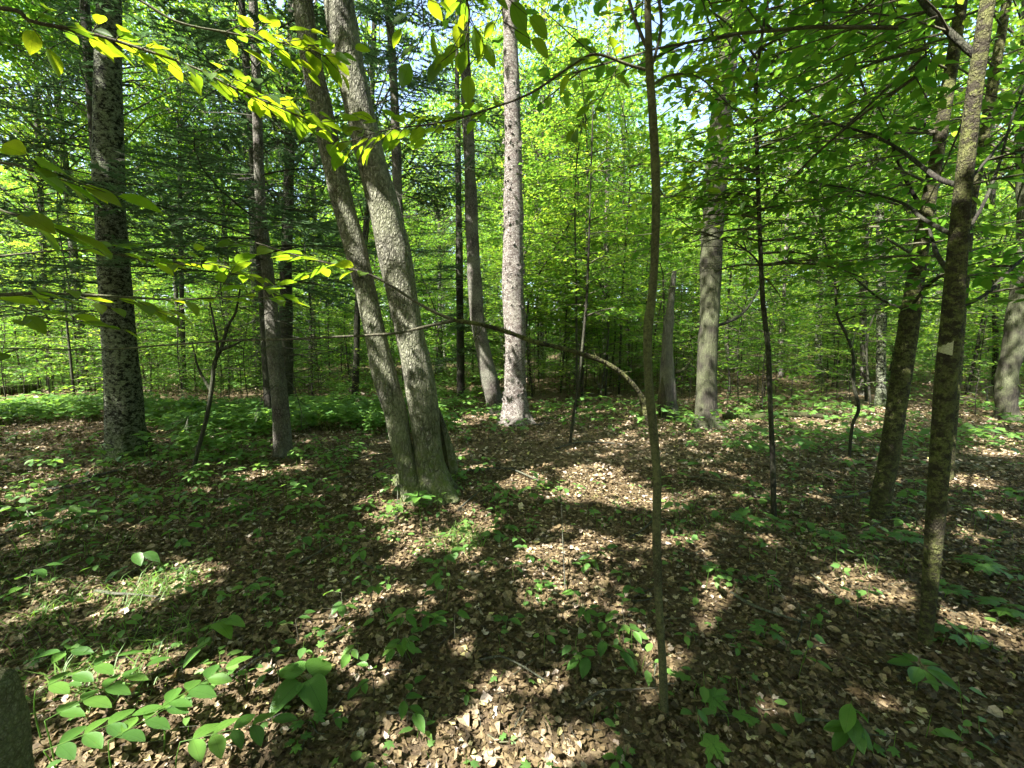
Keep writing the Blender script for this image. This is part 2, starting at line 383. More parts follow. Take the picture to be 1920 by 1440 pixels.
for px, py, Y, r in [(700, 640, 4.2, .13), (712, 700, 4.2, .14), (732, 760, 4.2, .13), (742, 830, 4.2, .10), (750, 900, 4.3, .06), (690, 480, 4.3, .05), (655, 540, 4.3, .05), (768, 680, 4.15, .12), (772, 735, 4.15, .10), (755, 575, 4.2, .04),
                     (680, 200, 4.0, .06), (645, 60, 4, .09), (655, 110, 4, .08), (1230, 850, 1.85, .04), (1232, 880, 1.85, .04), (1233, 920, 1.85, .03), (1150, 688, 1.85, .04), (1175, 705, 1.85, .04), (1200, 740, 1.85, .03), (1236, 1180, 1.8, .04), (1240, 1210, 1.8, .03),
                     (1828, 205, 2.2, .05), (1815, 265, 2.2, .05), (1805, 370, 2.2, .05), (1800, 400, 2.2, .04), (920, 735, 9.5, .2), (893, 560, 9.5, .2), (895, 620, 9.5, .15), (1325, 740, 8.5, .12), (1322, 780, 8.5, .15),
                     (490, 360, 5.9, .12), (495, 400, 5.9, .1), (210, 640, 6, .06), (1770, 215, 3.7, .08), (500, 300, 5.9, .08), (745, 370, 9, .2), (530, 840, 5.8, .06)]:
    shaft(at(px, py, Y), r)
for py in range(60, 790, 45): shaft(at(958, py, 8.3), .26)
for px, py in [(490, 75), (530, 60), (560, 95), (600, 115), (625, 130), (540, 140), (590, 145), (490, 210), (560, 180), (610, 200), (640, 215), (670, 240), (700, 238), (730, 250), (760, 265), (450, 165), (800, 270), (690, 330), (1160, 75), (1190, 90), (400, 130), (890, 50), (870, 80), (730, 20)]:
    shaft(at(px, py, 1.75), .07)
for px, py, rp in [(300, 1330, 22), (330, 1300, 20), (380, 1385, 25), (430, 1400, 20), (80, 1290, 22), (120, 1320, 18), (270, 1400, 25), (700, 1120, 18), (1185, 1240, 10), (860, 1045, 20), (590, 1260, 10)]:
    p = on_ground(px, py) + [0, 0, .13]; shaft(p, .05)
_n = 0
while _n < 230:   # scattered small flecks
    y_ = math.sqrt(rng.uniform(.8, 81)) ; x_ = rng.uniform(-1, 1) * (y_ * 1.28 + .5)
    if snoise(x_, y_, f=.5, seed=91, oct=2) > -.15: shaft([x_, y_, float(gz(x_, y_))], rng.uniform(.0, .03)); _n += 1
shaft(at(20, 1330, .95), .06); shaft(at(30, 1400, .97), .04)
SH_T = np.array(SH_T); SH_R = np.array(SH_R)

_U = nz(np.cross(SUN, [0, 0, 1.0])); _W = np.cross(SUN, _U)
def sun_open(P, m=1.0):
    """True where a leaf must go so that the sun reaches the lit spots."""
    out = np.zeros(len(P), bool)
    if len(P) == 0: return out
    g = P - SUN * (P[:, 2] / SUN[2])[:, None]; fine = snoise(g[:, 0], g[:, 1], f=4.5, seed=33, oct=2) < .5
    a = P @ _U; b = P @ _W; c = P @ SUN; o = np.argsort(a); a = a[o]; b = b[o]; c = c[o]; fine = fine[o]; res = np.zeros(len(P), bool)
    Ta = SH_T @ _U; Tb = SH_T @ _W; Tc = SH_T @ SUN; mx = SH_R + m * .16
    i0 = np.searchsorted(a, Ta - mx); i1 = np.searchsorted(a, Ta + mx)
    for k in range(len(SH_T)):
        s_ = slice(i0[k], i1[k])
        if i0[k] == i1[k]: continue
        t = c[s_] - Tc[k]; q = np.hypot(a[s_] - Ta[k], b[s_] - Tb[k])
        res[s_] |= (t > .12) & (fine[s_] | (t > 7) | (SH_R[k] < .07)) & (q < SH_R[k] + m * (.045 + (.0095 if SH_R[k] > .07 else .0055) * np.clip(t, 0, 14)))
    out[o] = res
    return out
PRUNE = [(600, 480, 870, 960, 4.2), (930, 100, 1000, 800, 8.2), (1300, 430, 1370, 820, 8), (860, 560, 940, 790, 9), (1230, 480, 1290, 800, 9), (150, 500, 290, 860, 5.8), (470, 560, 560, 860, 5.7)]
def keep_mask(P, shade=True, openness=.5, near=1.0, prune=True):
    k = ~sun_open(P)
    if shade:
        g = P - SUN * (P[:, 2] / SUN[2])[:, None]
        fg = (g[:, 1] < 11.5 + .05 * np.abs(g[:, 0])) & (g[:, 1] > -2) & (np.abs(g[:, 0]) < 14)
        cl = snoise(g[:, 0], g[:, 1], f=.45, seed=21, oct=2)
        sp = snoise(g[:, 0], g[:, 1], f=4.5, seed=22, oct=1)
        k &= np.where(fg, sp < 1.0, (cl < .15) | (rng.random(len(P)) < .35))
    dc = np.linalg.norm(P - np.array([0, 0, EYE]), axis=1); k &= dc > near
    if prune:
        px, py, fw = proj(P)
        for x0, y0, x1, y1, ym in PRUNE:
            k &= ~((fw > 0) & (fw < ym) & (px > x0) & (px < x1) & (py > y0) & (py < y1))
    return k

# ------------------------------------------------------------------ foliage generators
class Fol:
    """collects leaves and twigs of one tree"""
    def __init__(s): s.P = []; s.D = []; s.N = []; s.L = []; s.tw = Twigs()
    def add(s, P, D, N, L): s.P.append(P); s.D.append(D); s.N.append(N); s.L.append(np.broadcast_to(L, (len(P),)))
    def flush(s, T, W, mask=None):
        mb = MB()
        if mask is not None: s.tw.mask = lambda A, B: ~(sun_open((A + B) / 2, .7) | sun_open(B, .7) | sun_open(A, .7))
        if s.P:
            P = np.concatenate(s.P); D = np.concatenate(s.D); N = np.concatenate(s.N); L = np.concatenate(s.L)
            if mask is not None:
                k = mask(P); P, D, N, L = P[k], D[k], N[k], L[k]
            leaves(mb, P, D, N, L, W, T)
        return mb

def spray(fo, base, az, length, rise=.25, droop=.22, L=.085, r0=.012, gap=1.0, twig_every=.13, tl=.42):
    d = np.array([math.cos(az), math.sin(az), 0]); n = 7; t = np.linspace(0, 1, n)[:, None]
    side = np.array([-d[1], d[0], 0]); wob = rng.normal(0, .05)
    pts = base + length * (d * t + np.array([0, 0, 1]) * (rise * t - droop * t * t) + side * wob * np.sin(t * 3))
    segs(fo.tw, pts[:-1], pts[1:], r0 * np.linspace(1, .35, n - 1), r0 * np.linspace(.9, .25, n - 1))
    nt_ = max(int(length / twig_every), 3); tt = np.linspace(.15, 1, nt_); tt = tt + rng.normal(0, .01, nt_)
    base_t = np.stack([np.interp(tt, t[:, 0], pts[:, k]) for k in range(3)], 1)
    sg = np.where(np.arange(nt_) % 2, 1, -1); ang = sg * rng.uniform(.6, 1.0, nt_); ang[-1] = 0
    td = d[None] * np.cos(ang)[:, None] + side[None] * np.sin(ang)[:, None] + np.array([0, 0, 1]) * rng.normal(0, .12, nt_)[:, None]
    td = nz(td); ln = length * tl * (1.1 - .75 * tt) * rng.uniform(.7, 1.15, nt_)
    segs(fo.tw, base_t, base_t + td * ln[:, None], r0 * .35, r0 * .12)
    m = max(int(ln.max() / (L * .5 * gap)), 2); s = (np.arange(m) + .6) * (L * .5 * gap)
    ok = s[None] <= ln[:, None] + L * .3
    P = base_t[:, None] + td[:, None] * s[None, :, None]
    ls = np.where(np.arange(m) % 2, 1, -1)[None] * rng.uniform(.5, 1.1, (nt_, m))
    tp = nz(np.stack([-td[:, 1], td[:, 0], np.zeros(nt_)], 1))
    D = td[:, None] * np.cos(ls)[..., None] + tp[:, None] * np.sin(ls)[..., None] + rng.normal(0, .22, (nt_, m, 3)) + np.array([0, 0, -.18])
    N = np.array([0, 0, 1]) + rng.normal(0, .28, (nt_, m, 3))
    ok &= rng.random((nt_, m)) < .9
    fo.add(P[ok] + rng.normal(0, .012, (ok.sum(), 3)), nz(D[ok]), nz(N[ok]), L * rng.uniform(.65, 1.15, ok.sum()))

def clump_crown(fo, path, zc, Rx, Rz, nclump, nleaf, L, cent=None, r0=.03):
    """crown of leaf clumps on limbs growing from the trunk path (k,3)"""
    c = np.array([np.interp(zc, path[:, 2], path[:, 0]), np.interp(zc, path[:, 2], path[:, 1]), zc]) if cent is None else cent
    u = nz(rng.normal(size=(nclump, 3))); rad = rng.uniform(.35, 1, nclump) ** .5
    C = c + u * rad[:, None] * np.array([Rx, Rx, Rz])
    zt = np.clip(C[:, 2] - rng.uniform(.5, 1.8, nclump), path[0, 2] + .1, path[-1, 2])
    A = np.stack([np.interp(zt, path[:, 2], path[:, k]) for k in range(3)], 1)
    midp = (A + C) / 2 + np.array([0, 0, .12]) * np.linalg.norm(C - A, axis=1)[:, None] + rng.normal(0, .1, (nclump, 3))
    segs(fo.tw, A, midp, r0, r0 * .6); segs(fo.tw, midp, C, r0 * .6, r0 * .25)
    k = nleaf // nclump; sz = rng.uniform(.55, 1.1, nclump)
    off = rng.normal(0, 1, (nclump, k, 3)) * np.array([.5, .5, .16]) * sz[:, None, None]
    P = C[:, None] + off - np.array([0, 0, .12]) * (off[..., :2] ** 2).sum(-1, keepdims=True)
    D = nz(off * np.array([1, 1, .2]) + rng.normal(0, .5, off.shape) + np.array([0, 0, -.25]))
    N = nz(np.array([0, 0, 1]) + rng.normal(0, .35, off.shape))
    for q in range(3):
        e = C + off[:, q] * 1.3
        segs(fo.tw, C, e, r0 * .25, r0 * .08)
    P = P.reshape(-1, 3); fo.add(P, D.reshape(-1, 3), N.reshape(-1, 3), L * rng.uniform(.7, 1.2, len(P)))

def bough(fo, base, az, length, rise=.0, droop=.25, needle=.055, r0=.014, bare=.0, step=.07, sub=.03):
    d = np.array([math.cos(az), math.sin(az), 0]); n = 6; t = np.linspace(0, 1, n)[:, None]
    side = np.array([-d[1], d[0], 0]); wob = rng.normal(0, .05)
    pts = base + length * (d * t + np.array([0, 0, 1]) * (rise * t - droop * t * t) + side * wob * np.sin(t * 3))
    segs(fo.tw, pts[:-1], pts[1:], r0 * np.linspace(1, .35, n - 1), r0 * np.linspace(.9, .25, n - 1))
    nt_ = max(int(length / step), 4); tt = np.linspace(.12, 1, nt_)
    bt = np.stack([np.interp(tt, t[:, 0], pts[:, k]) for k in range(3)], 1)
    sg = np.where(np.arange(nt_) % 2, 1, -1); ang = sg * rng.uniform(.8, 1.15, nt_); ang[-1] = 0
    td = nz(d[None] * np.cos(ang)[:, None] + side[None] * np.sin(ang)[:, None] + np.array([0, 0, 1]) * rng.normal(-.08, .15, nt_)[:, None])
    ln = length * .38 * np.minimum(1.15 - tt, .25 + tt * 2) * rng.uniform(.6, 1.2, nt_) + .05
    segs(fo.tw, bt, bt + td * ln[:, None], r0 * .3, r0 * .12)
    m = max(int(ln.max() / sub), 2); s = (np.arange(m) + .5) * sub
    ok = (s[None] <= ln[:, None]) & ((s[None] + tt[:, None] * length) > bare * length)
    P = bt[:, None] + td[:, None] * s[None, :, None]; tp = nz(np.stack([-td[:, 1], td[:, 0], np.zeros(nt_)], 1))
    for sd in (1, -1):
        la = sd * rng.uniform(.6, 1.1, (nt_, m))
        D = td[:, None] * np.cos(la)[..., None] + tp[:, None] * np.sin(la)[..., None] + rng.normal(0, .15, (nt_, m, 3))
        N = np.array([0, 0, 1]) + rng.normal(0, .3, (nt_, m, 3))
        fo.add(P[ok], nz(D[ok]), nz(N[ok]), needle * rng.uniform(.7, 1.2, ok.sum()))

# ------------------------------------------------------------------ ground
def build_ground():
    a = np.concatenate([np.linspace(-90, -20, 36)[:-1], np.linspace(-20, 20, 241)[:-1], np.linspace(20, 90, 36)])
    X, Y = np.meshgrid(a, a); Z = gz(X, Y); n = len(a)
    i = (np.arange(n - 1)[:, None] * n + np.arange(n - 1)[None]).reshape(-1)
    mb = MB(); mb.add(np.stack([X, Y, Z], -1).reshape(-1, 3), np.stack([i, i + 1, i + n + 1, i + n], 1))
    o = link('ground', mb.mesh('ground'), M['ground']); tag(o, kind='structure')
build_ground()

# ------------------------------------------------------------------ traced trunks
def traced(pts, base_y=None, dY=0.0, H=None, sink=.05, curve=0.0):
    """pts: (px, py, width px) from the base up -> centre line, radii in the world. dY: change of distance per metre of height"""
    b = on_ground(pts[0][0], pts[0][1]) if base_y is None else at(pts[0][0], pts[0][1], base_y)
    Y0 = b[1]; C = []; rr = []
    for px, py, wpx in pts:
        p = at(px, py, Y0)
        for _ in range(3): p = at(px, py, Y0 + dY * (p[2] - b[2]))
        ct = math.cos(math.atan(abs(px - 960) / F)); C.append(p); rr.append(wpx * p[1] * ct / (2 * F))
    C[0][2] -= sink
    C = np.array(C); rr = np.array(rr)
    if H is not None and C[-1, 2] < H:
        d = nz(C[-1] - C[-2]); top = C[-1]; r = rr[-1]; h0 = C[-1, 2]; ex = []; er = []
        for k in range(1, 5):
            f = k / 4; d2 = nz(d * (1 - f * .5) + np.array([0, 0, 1]) * f * .5)
            ex.append(ex[-1] + d2 * (H - h0) / 4 if ex else top + d2 * (H - h0) / 4); er.append(r * (1 - .8 * f) + .004)
        C = np.vstack([C, ex]); rr = np.concatenate([rr, er])
    return C, rr

def branch_path(pts, Y0, Y1):
    n = len(pts); return np.array([at(px, py, Y0 + (Y1 - Y0) * i / (n - 1)) for i, (px, py) in enumerate(pts)])

# near leaf meshes (shared) ---------------------------------------------------------
def leaf_mesh(name, prof, wid, cur=.15, fold=.12, rows=9, petiole=.12, wave=0.0):
    V = []; UV = []; Fc = []
    for i in range(rows + 1):
        u = i / rows; wv = prof(u) * wid
        z = -cur * u * u; wz = wave * math.sin(i * 2.1)
        V += [(u, -wv, z + fold * wv + wz), (u, -wv * .5, z + fold * wv * .25 + wz * .5), (u, 0, z), (u, wv * .5, z + fold * wv * .25 - wz * .5), (u, wv, z + fold * wv - wz)]
        UV += [(u, -wv / wid), (u, -wv * .5 / wid), (u, 0), (u, wv * .5 / wid), (u, wv / wid)]
    for i in range(rows):
        for j in range(4):
            a = i * 5 + j; Fc.append((a, a + 1, a + 6, a + 5))
    k = len(V); V += [(-petiole, -.008, 0), (-petiole, .008, 0), (.02, .008, 0), (.02, -.008, 0)]; UV += [(0, 0)] * 4; Fc.append((k, k + 3, k + 2, k + 1))
    me = bpy.data.meshes.new(name); me.from_pydata(V, [], Fc); uvl = me.uv_layers.new(name='UVMap')
    for lp in me.loops: uvl.data[lp.index].uv = UV[lp.vertex_index]
    me.polygons.foreach_set('use_smooth', [True] * len(me.polygons)); me.update(); return me
def p_beech(u): return max(0, math.sin(math.pi * u ** .85)) ** .8 * (1 if u < .75 else (1 - (u - .75) * 1.1)) + .0
def p_heart(u): return (math.sin(math.pi * min(1, (u + .06) ** .55 / 1.03)) ** .65 if u < .98 else 0)
def p_ash(u): return max(0, math.sin(math.pi * u ** .9)) ** .85
def maple_mesh(name):
    V, Fc = T_MAPLE; me = bpy.data.meshes.new(name); VV = [tuple(v) for v in V]; k = len(VV)
    VV += [(-.35, -.01, .0), (-.35, .01, .0), (.08, .01, 0), (.08, -.01, 0)]
    me.from_pydata(VV, [], [tuple(int(q) for q in f) for f in Fc] + [(k, k + 3, k + 2, k + 1)]); uvl = me.uv_layers.new(name='UVMap')
    for lp in me.loops: v = VV[lp.vertex_index]; uvl.data[lp.index].uv = (math.hypot(v[0] - .42, v[1]), math.atan2(v[1], v[0] - .42) * .4)
    me.update(); return me
LM = {'beech': [leaf_mesh('beech_leaf_a', p_beech, .27, .12, .35), leaf_mesh('beech_leaf_b', p_beech, .30, .30, .2, wave=.012), leaf_mesh('beech_leaf_c', p_beech, .25, -.06, .5, wave=.01)],
      'heart': [leaf_mesh('broad_leaf_a', p_heart, .42, .25, .25, wave=.012), leaf_mesh('broad_leaf_b', p_heart, .38, .40, .15)],
      'ash': [leaf_mesh('leaflet_a', p_ash, .24, .10, .3), leaf_mesh('leaflet_b', p_ash, .27, .22, .15, wave=.01)],
      'maple': [maple_mesh('maple_leaf')],
      'narrow': [leaf_mesh('narrow_leaf', p_ash, .12, .5, .3)]}
for k, ms in LM.items():
    for i, me in enumerate(list(ms)):
        me.materials.append(M['leaf_near'] if k == 'beech' and i < 3 else M['leaf_low_near'])
LMlow = [m.copy() for m in LM['beech']]
for m in LMlow: m.materials.clear(); m.materials.append(M['leaf_low_near'])
LM['beechlow'] = LMlow

def leaf_obj(kind, P, D, N, L, parent, root):
    D = Vector(D).normalized(); N = Vector(N); B = N.cross(D).normalized(); N = D.cross(B)
    o = bpy.data.objects.new('leaf', random.choice(LM[kind])); COL.objects.link(o); o.parent = parent
    m = Matrix(((D.x, B.x, N.x, 0), (D.y, B.y, N.y, 0), (D.z, B.z, N.z, 0), (0, 0, 0, 1)))
    o.matrix_local = Matrix.Translation(Vector(P) - root.location) @ m @ Matrix.Diagonal((L, L, L, 1)); return o

def leafy_branch(root, path, r0, r1, ranges, L, kind='beech', mat=None, twl=.16, seed=0, nm='branch', gap=.6, spread=1.0):
    """branch part with twigs and countable leaves; ranges: list of (t0,t1,n) of where leafy twigs stand"""
    rs = np.random.default_rng(seed)
    mb = MB(); C, rr = tube(mb, path, np.linspace(r0, r1, len(path)), ns=7, rings=len(path) * 6, rough=.12, rf=20, seed=seed)
    lv = []
    for t0, t1, n in ranges:
        for k in range(n):
            t = t0 + (t1 - t0) * (k + rs.uniform(.2, .8)) / n; i = min(int(t * (len(C) - 1)), len(C) - 2); p = C[i]; d = nz(C[i + 1] - C[i])
            side = nz(np.cross(d, [0, 0, 1])) * (1 if (k % 2) else -1)
            a = rs.uniform(.5, 1.0); td = nz(d * math.cos(a) + side * math.sin(a) + np.array([0, 0, rs.normal(0, .2)]))
            ln = twl * rs.uniform(.6, 1.3); segs(mb, [p], [p + td * ln], .0022, .001)
            m = max(2, int(ln / (L * gap))); sd2 = nz(np.cross(td, [0, 0, 1]))
            for q in range(m):
                s = (q + .7) / m * ln; ang = (1 if q % 2 else -1) * rs.uniform(.4, 1.0) * spread if q < m - 1 else 0
                D = td * math.cos(ang) + sd2 * math.sin(ang) + np.array([0, 0, -.15]) + rs.normal(0, .12, 3)
                N = np.array([0, 0, 1]) + rs.normal(0, .3, 3)
                lv.append((p + td * s, D, N, L * rs.uniform(.7, 1.15)))
    b = part(nm, mb, mat or M['bark_twig'], root)
    for P, D, N, l in lv: leaf_obj(kind, P, D, N, l, b, root)
    return b

# ------------------------------------------------------------------ the named trees
TR = {}
def tree(key, name, label, cat, C, rr, mat, ns=28, rough=.04, flare=.5, rf=6, lobes=5, seed=0, group=None, flareh=.18, rings=None):
    root = thing(name, (C[0][0], C[0][1], float(gz(C[0][0], C[0][1]))), label, cat, group)
    mb = MB(); L = np.linalg.norm(np.diff(C, axis=0), axis=1).sum()
    Cc, r = tube(mb, C, rr, ns=ns, rings=rings or int(min(220, max(24, L / .07))), rough=rough, rf=rf, flare=flare, lobes=lobes, seed=seed, flareh=flareh)
    part('trunk', mb, mat, root); TR[key] = (root, Cc, r); return root, Cc

def crown_for(key, T=T_LO, zc=9, Rx=3.2, Rz=2.2, nclump=60, nleaf=9000, L=.13, W=.62, mask=True, r0=.03, openness=.5):
    root, C, _ = TR[key]; fo = Fol(); clump_crown(fo, C, zc, Rx, Rz, nclump, nleaf, L, r0=r0)
    part('crown', fo.flush(T, W, (lambda P: keep_mask(P)) if mask else None), M['leaf'], root, kind='stuff')
    part('limbs', fo.tw, M['bark_twig'], root, kind='stuff')

# left birch
C, rr = traced([(243, 858, 84), (236, 800, 76), (226, 650, 68), (212, 480, 66), (203, 300, 62), (203, 130, 50), (205, 0, 44)], H=14)
tree('birch_left', 'yellow_birch', 'thick pale birch with dark vertical split and black bark patches', 'tree', C, rr, M['bark_birch2'], ns=36, flare=.45, seed=3, rough=.06)
# its open split and torn bark: a dark seam part
mb = MB(); rt, Cc, r_ = TR['birch_left']
sp = branch_path([(222, 838), (221, 760), (216, 700), (212, 650), (214, 610)], 5.72, 5.74)
tube(mb, sp, [.012, .02, .03, .035, .006], ns=6, rings=26, rough=.25, rf=14, seed=5); part('bark_split', mb, M['rotten_wood'], rt)
mb = MB()
for a, b in [((212, 625), (206, 700)), ((205, 600), (214, 720)), ((226, 602), (219, 690))]:
    tube(mb, branch_path([a, ((a[0] + b[0]) / 2 - 4, (a[1] + b[1]) / 2), b], 5.70, 5.74), [.006, .012, .004], ns=5, rings=12, rough=.2)
part('peeling_bark', mb, M['bark_birch'], rt)
mb = MB(); tube(mb, [on_ground(262, 850) + [0, .1, .25], on_ground(275, 855) + [0, .02, .1], on_ground(292, 862) - [0, 0, .04]], [.07, .08, .03], ns=10, rings=12, rough=.15); part('root', mb, M['rotten_wood'], rt)
crown_for('birch_left', zc=10, nclump=70, nleaf=10000)
# fir-like conifer
C, rr = traced([(532, 858, 36), (526, 760, 32), (514, 650, 30), (503, 520, 24), (490, 400, 22), (482, 200, 19), (475, 0, 17)], H=12)
tree('fir', 'balsam_fir', 'slim dark conifer with bare grey lower twigs, left of the twin-stemmed tree', 'tree', C, rr, M['bark_fir'], ns=20, flare=.4, seed=4)
# twin trunk
CL, rL = traced([(778, 932, 44), (765, 880, 40), (752, 830, 42), (742, 775, 45), (720, 700, 46), (698, 600, 42), (670, 480, 42), (648, 400, 41), (623, 300, 40), (602, 200, 40), (581, 100, 38), (567, 0, 38)], H=15)
CR, rR = traced([(815, 925, 66), (806, 870, 54), (800, 820, 52), (795, 775, 56), (784, 700, 56), (762, 600, 55), (740, 480, 60), (722, 400, 58), (696, 300, 55), (672, 200, 54), (650, 100, 56), (635, 0, 56)], H=16, base_y=CL[0][1] + .06)
tree('twin', 'twin_stemmed_maple', 'large grey maple with two stems rising from one hollow base', 'tree', CR, rR, M['bark_grey'], ns=44, flare=.7, flareh=.2, seed=6, rough=.04)
root = TR['twin'][0]; mb = MB(); Cc, r_ = tube(mb, CL, rL, ns=36, rings=200, rough=.05, flare=.6, flareh=.16, seed=8); part('leaning_stem', mb, M['bark_grey'], root)
TR['twinL'] = (root, Cc, r_)
b = TR['twin'][0].location; bx, by, bz = b
mb = MB()   # rear shell behind the hollow
tube(mb, [at(864, 930, 4.45) - [0, 0, .1], at(850, 872, 4.45), at(837, 815, 4.43), at(822, 765, 4.42)], [.07, .045, .032, .012], ns=16, rings=30, rough=.18, rf=8, seed=2); part('hollow_shell', mb, M['bark_grey'], root)
mb = MB(); tube(mb, [at(840, 930, 4.62) - [0, 0, .1], at(836, 870, 4.6), at(828, 810, 4.56), at(818, 765, 4.5)], [.13, .09, .05, .01], ns=14, rings=26, rough=.2, rf=8, seed=7); part('hollow_shade', mb, M['rotten_wood'], root)  # solid dark body stands in for the shade inside the hollow
for px, py, dx in [(745, 925, -.35), (780, 950, -.15), (830, 948, .12), (860, 930, .35), (720, 900, -.45)]:
    mb = MB(); g = on_ground(px, py); top = np.array([bx - .06 + dx * .25, by - .04, bz + .16]); g2 = g + (g - top) * .15; g2[2] = gz(g2[0], g2[1]) - .05
    tube(mb, [top, (top + g) / 2 + [0, -.02, -.02], g, g2], [.06, .062, .045, .015], ns=12, rings=22, rough=.22, rf=9, seed=int(px)); part('root', mb, M['bark_grey'], root)
# mid trees
C, rr = traced([(932, 775, 30), (925, 740, 30), (908, 665, 28), (896, 600, 27), (888, 500, 25), (884, 400, 24), (879, 260, 20), (873, 120, 18), (868, 0, 16)], base_y=9.4, H=13)
tree('mid_lean', 'leaning_spruce', 'thin flaky-barked trunk bending left, beside the white peeling birch', 'tree', C, rr, M['bark_fir'], ns=18, flare=.3, seed=9, rough=.1)
C, rr = traced([(965, 795, 58), (966, 770, 50), (967, 730, 42), (966, 640, 39), (962, 540, 37), (962, 420, 36), (962, 300, 33), (960, 180, 28), (957, 60, 25), (955, 0, 24)], H=15)
tree('birch_mid', 'paper_birch', 'straight sunlit whitish birch with shaggy peeling bark in the middle distance', 'tree', C, rr, M['bark_birch'], ns=32, flare=.7, seed=10, rough=.07)
mb = MB()
root, Cc, r_ = TR['birch_mid']; curlP = []
for k in range(280):
    i = rng.integers(10, int(len(Cc) * .55)); th = rng.uniform(-math.pi, 0); dr = np.array([math.cos(th), math.sin(th), 0]); tg = np.array([-dr[1], dr[0], 0])
    curlP.append((Cc[i] + dr * r_[i] * .98, nz(tg * rng.choice([-1, 1]) + dr * .45), dr))
A = np.array([c[0] for c in curlP]); B = np.array([c[1] for c in curlP]); N_ = np.array([c[2] for c in curlP])
leaves(mb, A, B, N_, rng.uniform(.03, .09, len(A)), rng.uniform(.3, 1.0, len(A)), curl((T_MID[0] * [1, 1.4, 1], T_MID[1]), .5))
part('peeling_bark', mb, M['bark_birch'], root, kind='stuff')
C, rr = traced([(1325, 800, 50), (1324, 770, 44), (1325, 700, 40), (1330, 600, 40), (1334, 480, 41), (1340, 370, 42), (1350, 240, 41), (1360, 130, 40), (1372, 0, 38)], H=16)
tree('furrow', 'big_toothed_aspen', 'tall straight dark grey trunk with vertical furrows, right of the broken snag', 'tree', C, rr, M['bark_furrow'], ns=36, flare=.55, seed=12, rough=.06)
# right hand stems
C, rr = traced([(1645, 975, 34), (1652, 930, 40), (1668, 850, 42), (1684, 740, 40), (1700, 640, 38), (1718, 520, 33), (1738, 400, 30), (1757, 290, 27), (1780, 150, 26), (1803, 0, 25)], H=9)
tree('lean_r', 'leaning_hornbeam', 'mossy fluted stem leaning right, just left of the paint-marked trunk', 'tree', C, rr, M['bark_moss'], ns=26, flare=.15, seed=13, rough=.08)
C, rr = traced([(1733, 1218, 26), (1742, 1120, 34), (1752, 1000, 40), (1763, 850, 44), (1775, 700, 48), (1785, 600, 46), (1795, 480, 42), (1806, 350, 37), (1822, 210, 34), (1845, 50, 31), (1858, -40, 30)], H=8)
tree('blaze', 'hop_hornbeam', 'nearest mossy brown trunk at right with a pale paint blaze', 'tree', C, rr, M['bark_moss'], ns=36, flare=.2, flareh=.06, seed=14, rough=.06)
root, Cc, r_ = TR['blaze']
# paint mark hugging the bark
mb = MB(); zc_ = at(1775, 660, Cc[0][1])[2]; i0 = int(np.argmin(abs(Cc[:, 2] - zc_))); cc = Cc[i0]; rb = r_[i0]
va = []; K = 9; J = 5; camdir = math.atan2(-cc[1], -cc[0])
for j in range(J + 1):
    for k in range(K + 1):
        f = k / K; a = camdir - .95 + 1.25 * f; up = .008 + .030 * f + .004 * math.sin(k * 2.3); dn = -.010 - .018 * f + .004 * math.sin(k * 3.1)
        va.append(cc + [(rb * 1.07) * math.cos(a), (rb * 1.07) * math.sin(a), dn + (up - dn) * j / J])
fq = [(j * (K + 1) + k, j * (K + 1) + k + 1, (j + 1) * (K + 1) + k + 1, (j + 1) * (K + 1) + k) for j in range(J) for k in range(K)]
mb.add(va, fq); part('paint_blaze', mb, M['paint'], root)
C, rr = traced([(1775, 900, 26), (1782, 800, 26), (1795, 650, 26), (1808, 500, 24), (1822, 380, 22), (1848, 240, 22), (1868, 120, 21), (1888, 0, 20)], H=9)
tree('behind', 'slender_hornbeam', 'slimmer dark trunk standing directly behind the paint-marked one', 'tree', C, rr, M['bark_moss'], ns=20, flare=.3, seed=15, rough=.08)
C, rr = traced([(1888, 790, 46), (1884, 750, 42), (1890, 690, 38), (1902, 620, 42), (1918, 540, 44), (1925, 400, 40), (1930, 200, 36), (1936, 0, 34)], H=12)
tree('gnarl', 'gnarled_maple', 'gnarled dark trunk at the right edge of the view', 'tree', C, rr, M['bark_furrow'], ns=26, flare=.6, seed=16, rough=.2)
C, rr = traced([(1452, 975, 11), (1449, 870, 11), (1444, 750, 10), (1440, 650, 10), (1430, 560, 9), (1424, 420, 8), (1420, 300, 8), (1418, 150, 7), (1440, 0, 6)], H=5.5)
tree('thin', 'thin_sapling', 'very thin straight sapling between the grey furrowed trunk and the leaning mossy stem', 'sapling', C, rr, M['bark_dark'], ns=10, flare=.3, seed=17)
# front sapling
C, rr = traced([(1247, 1348, 17), (1242, 1240, 16), (1235, 1130, 16), (1231, 1000, 17), (1232, 900, 15), (1226, 820, 17), (1218, 740, 18), (1214, 660, 17), (1216, 600, 19), (1222, 560, 16), (1228, 470, 15), (1230, 350, 14), (1224, 220, 13), (1218, 130, 13), (1214, 0, 11), (1210, -120, 9)], H=4.6)
tree('front', 'beech_sapling', 'slim crooked sapling in front with a long arching bough reaching left', 'sapling', C, rr, M['bark_moss2'], ns=16, flare=.25, flareh=.04, seed=18, rough=.08)
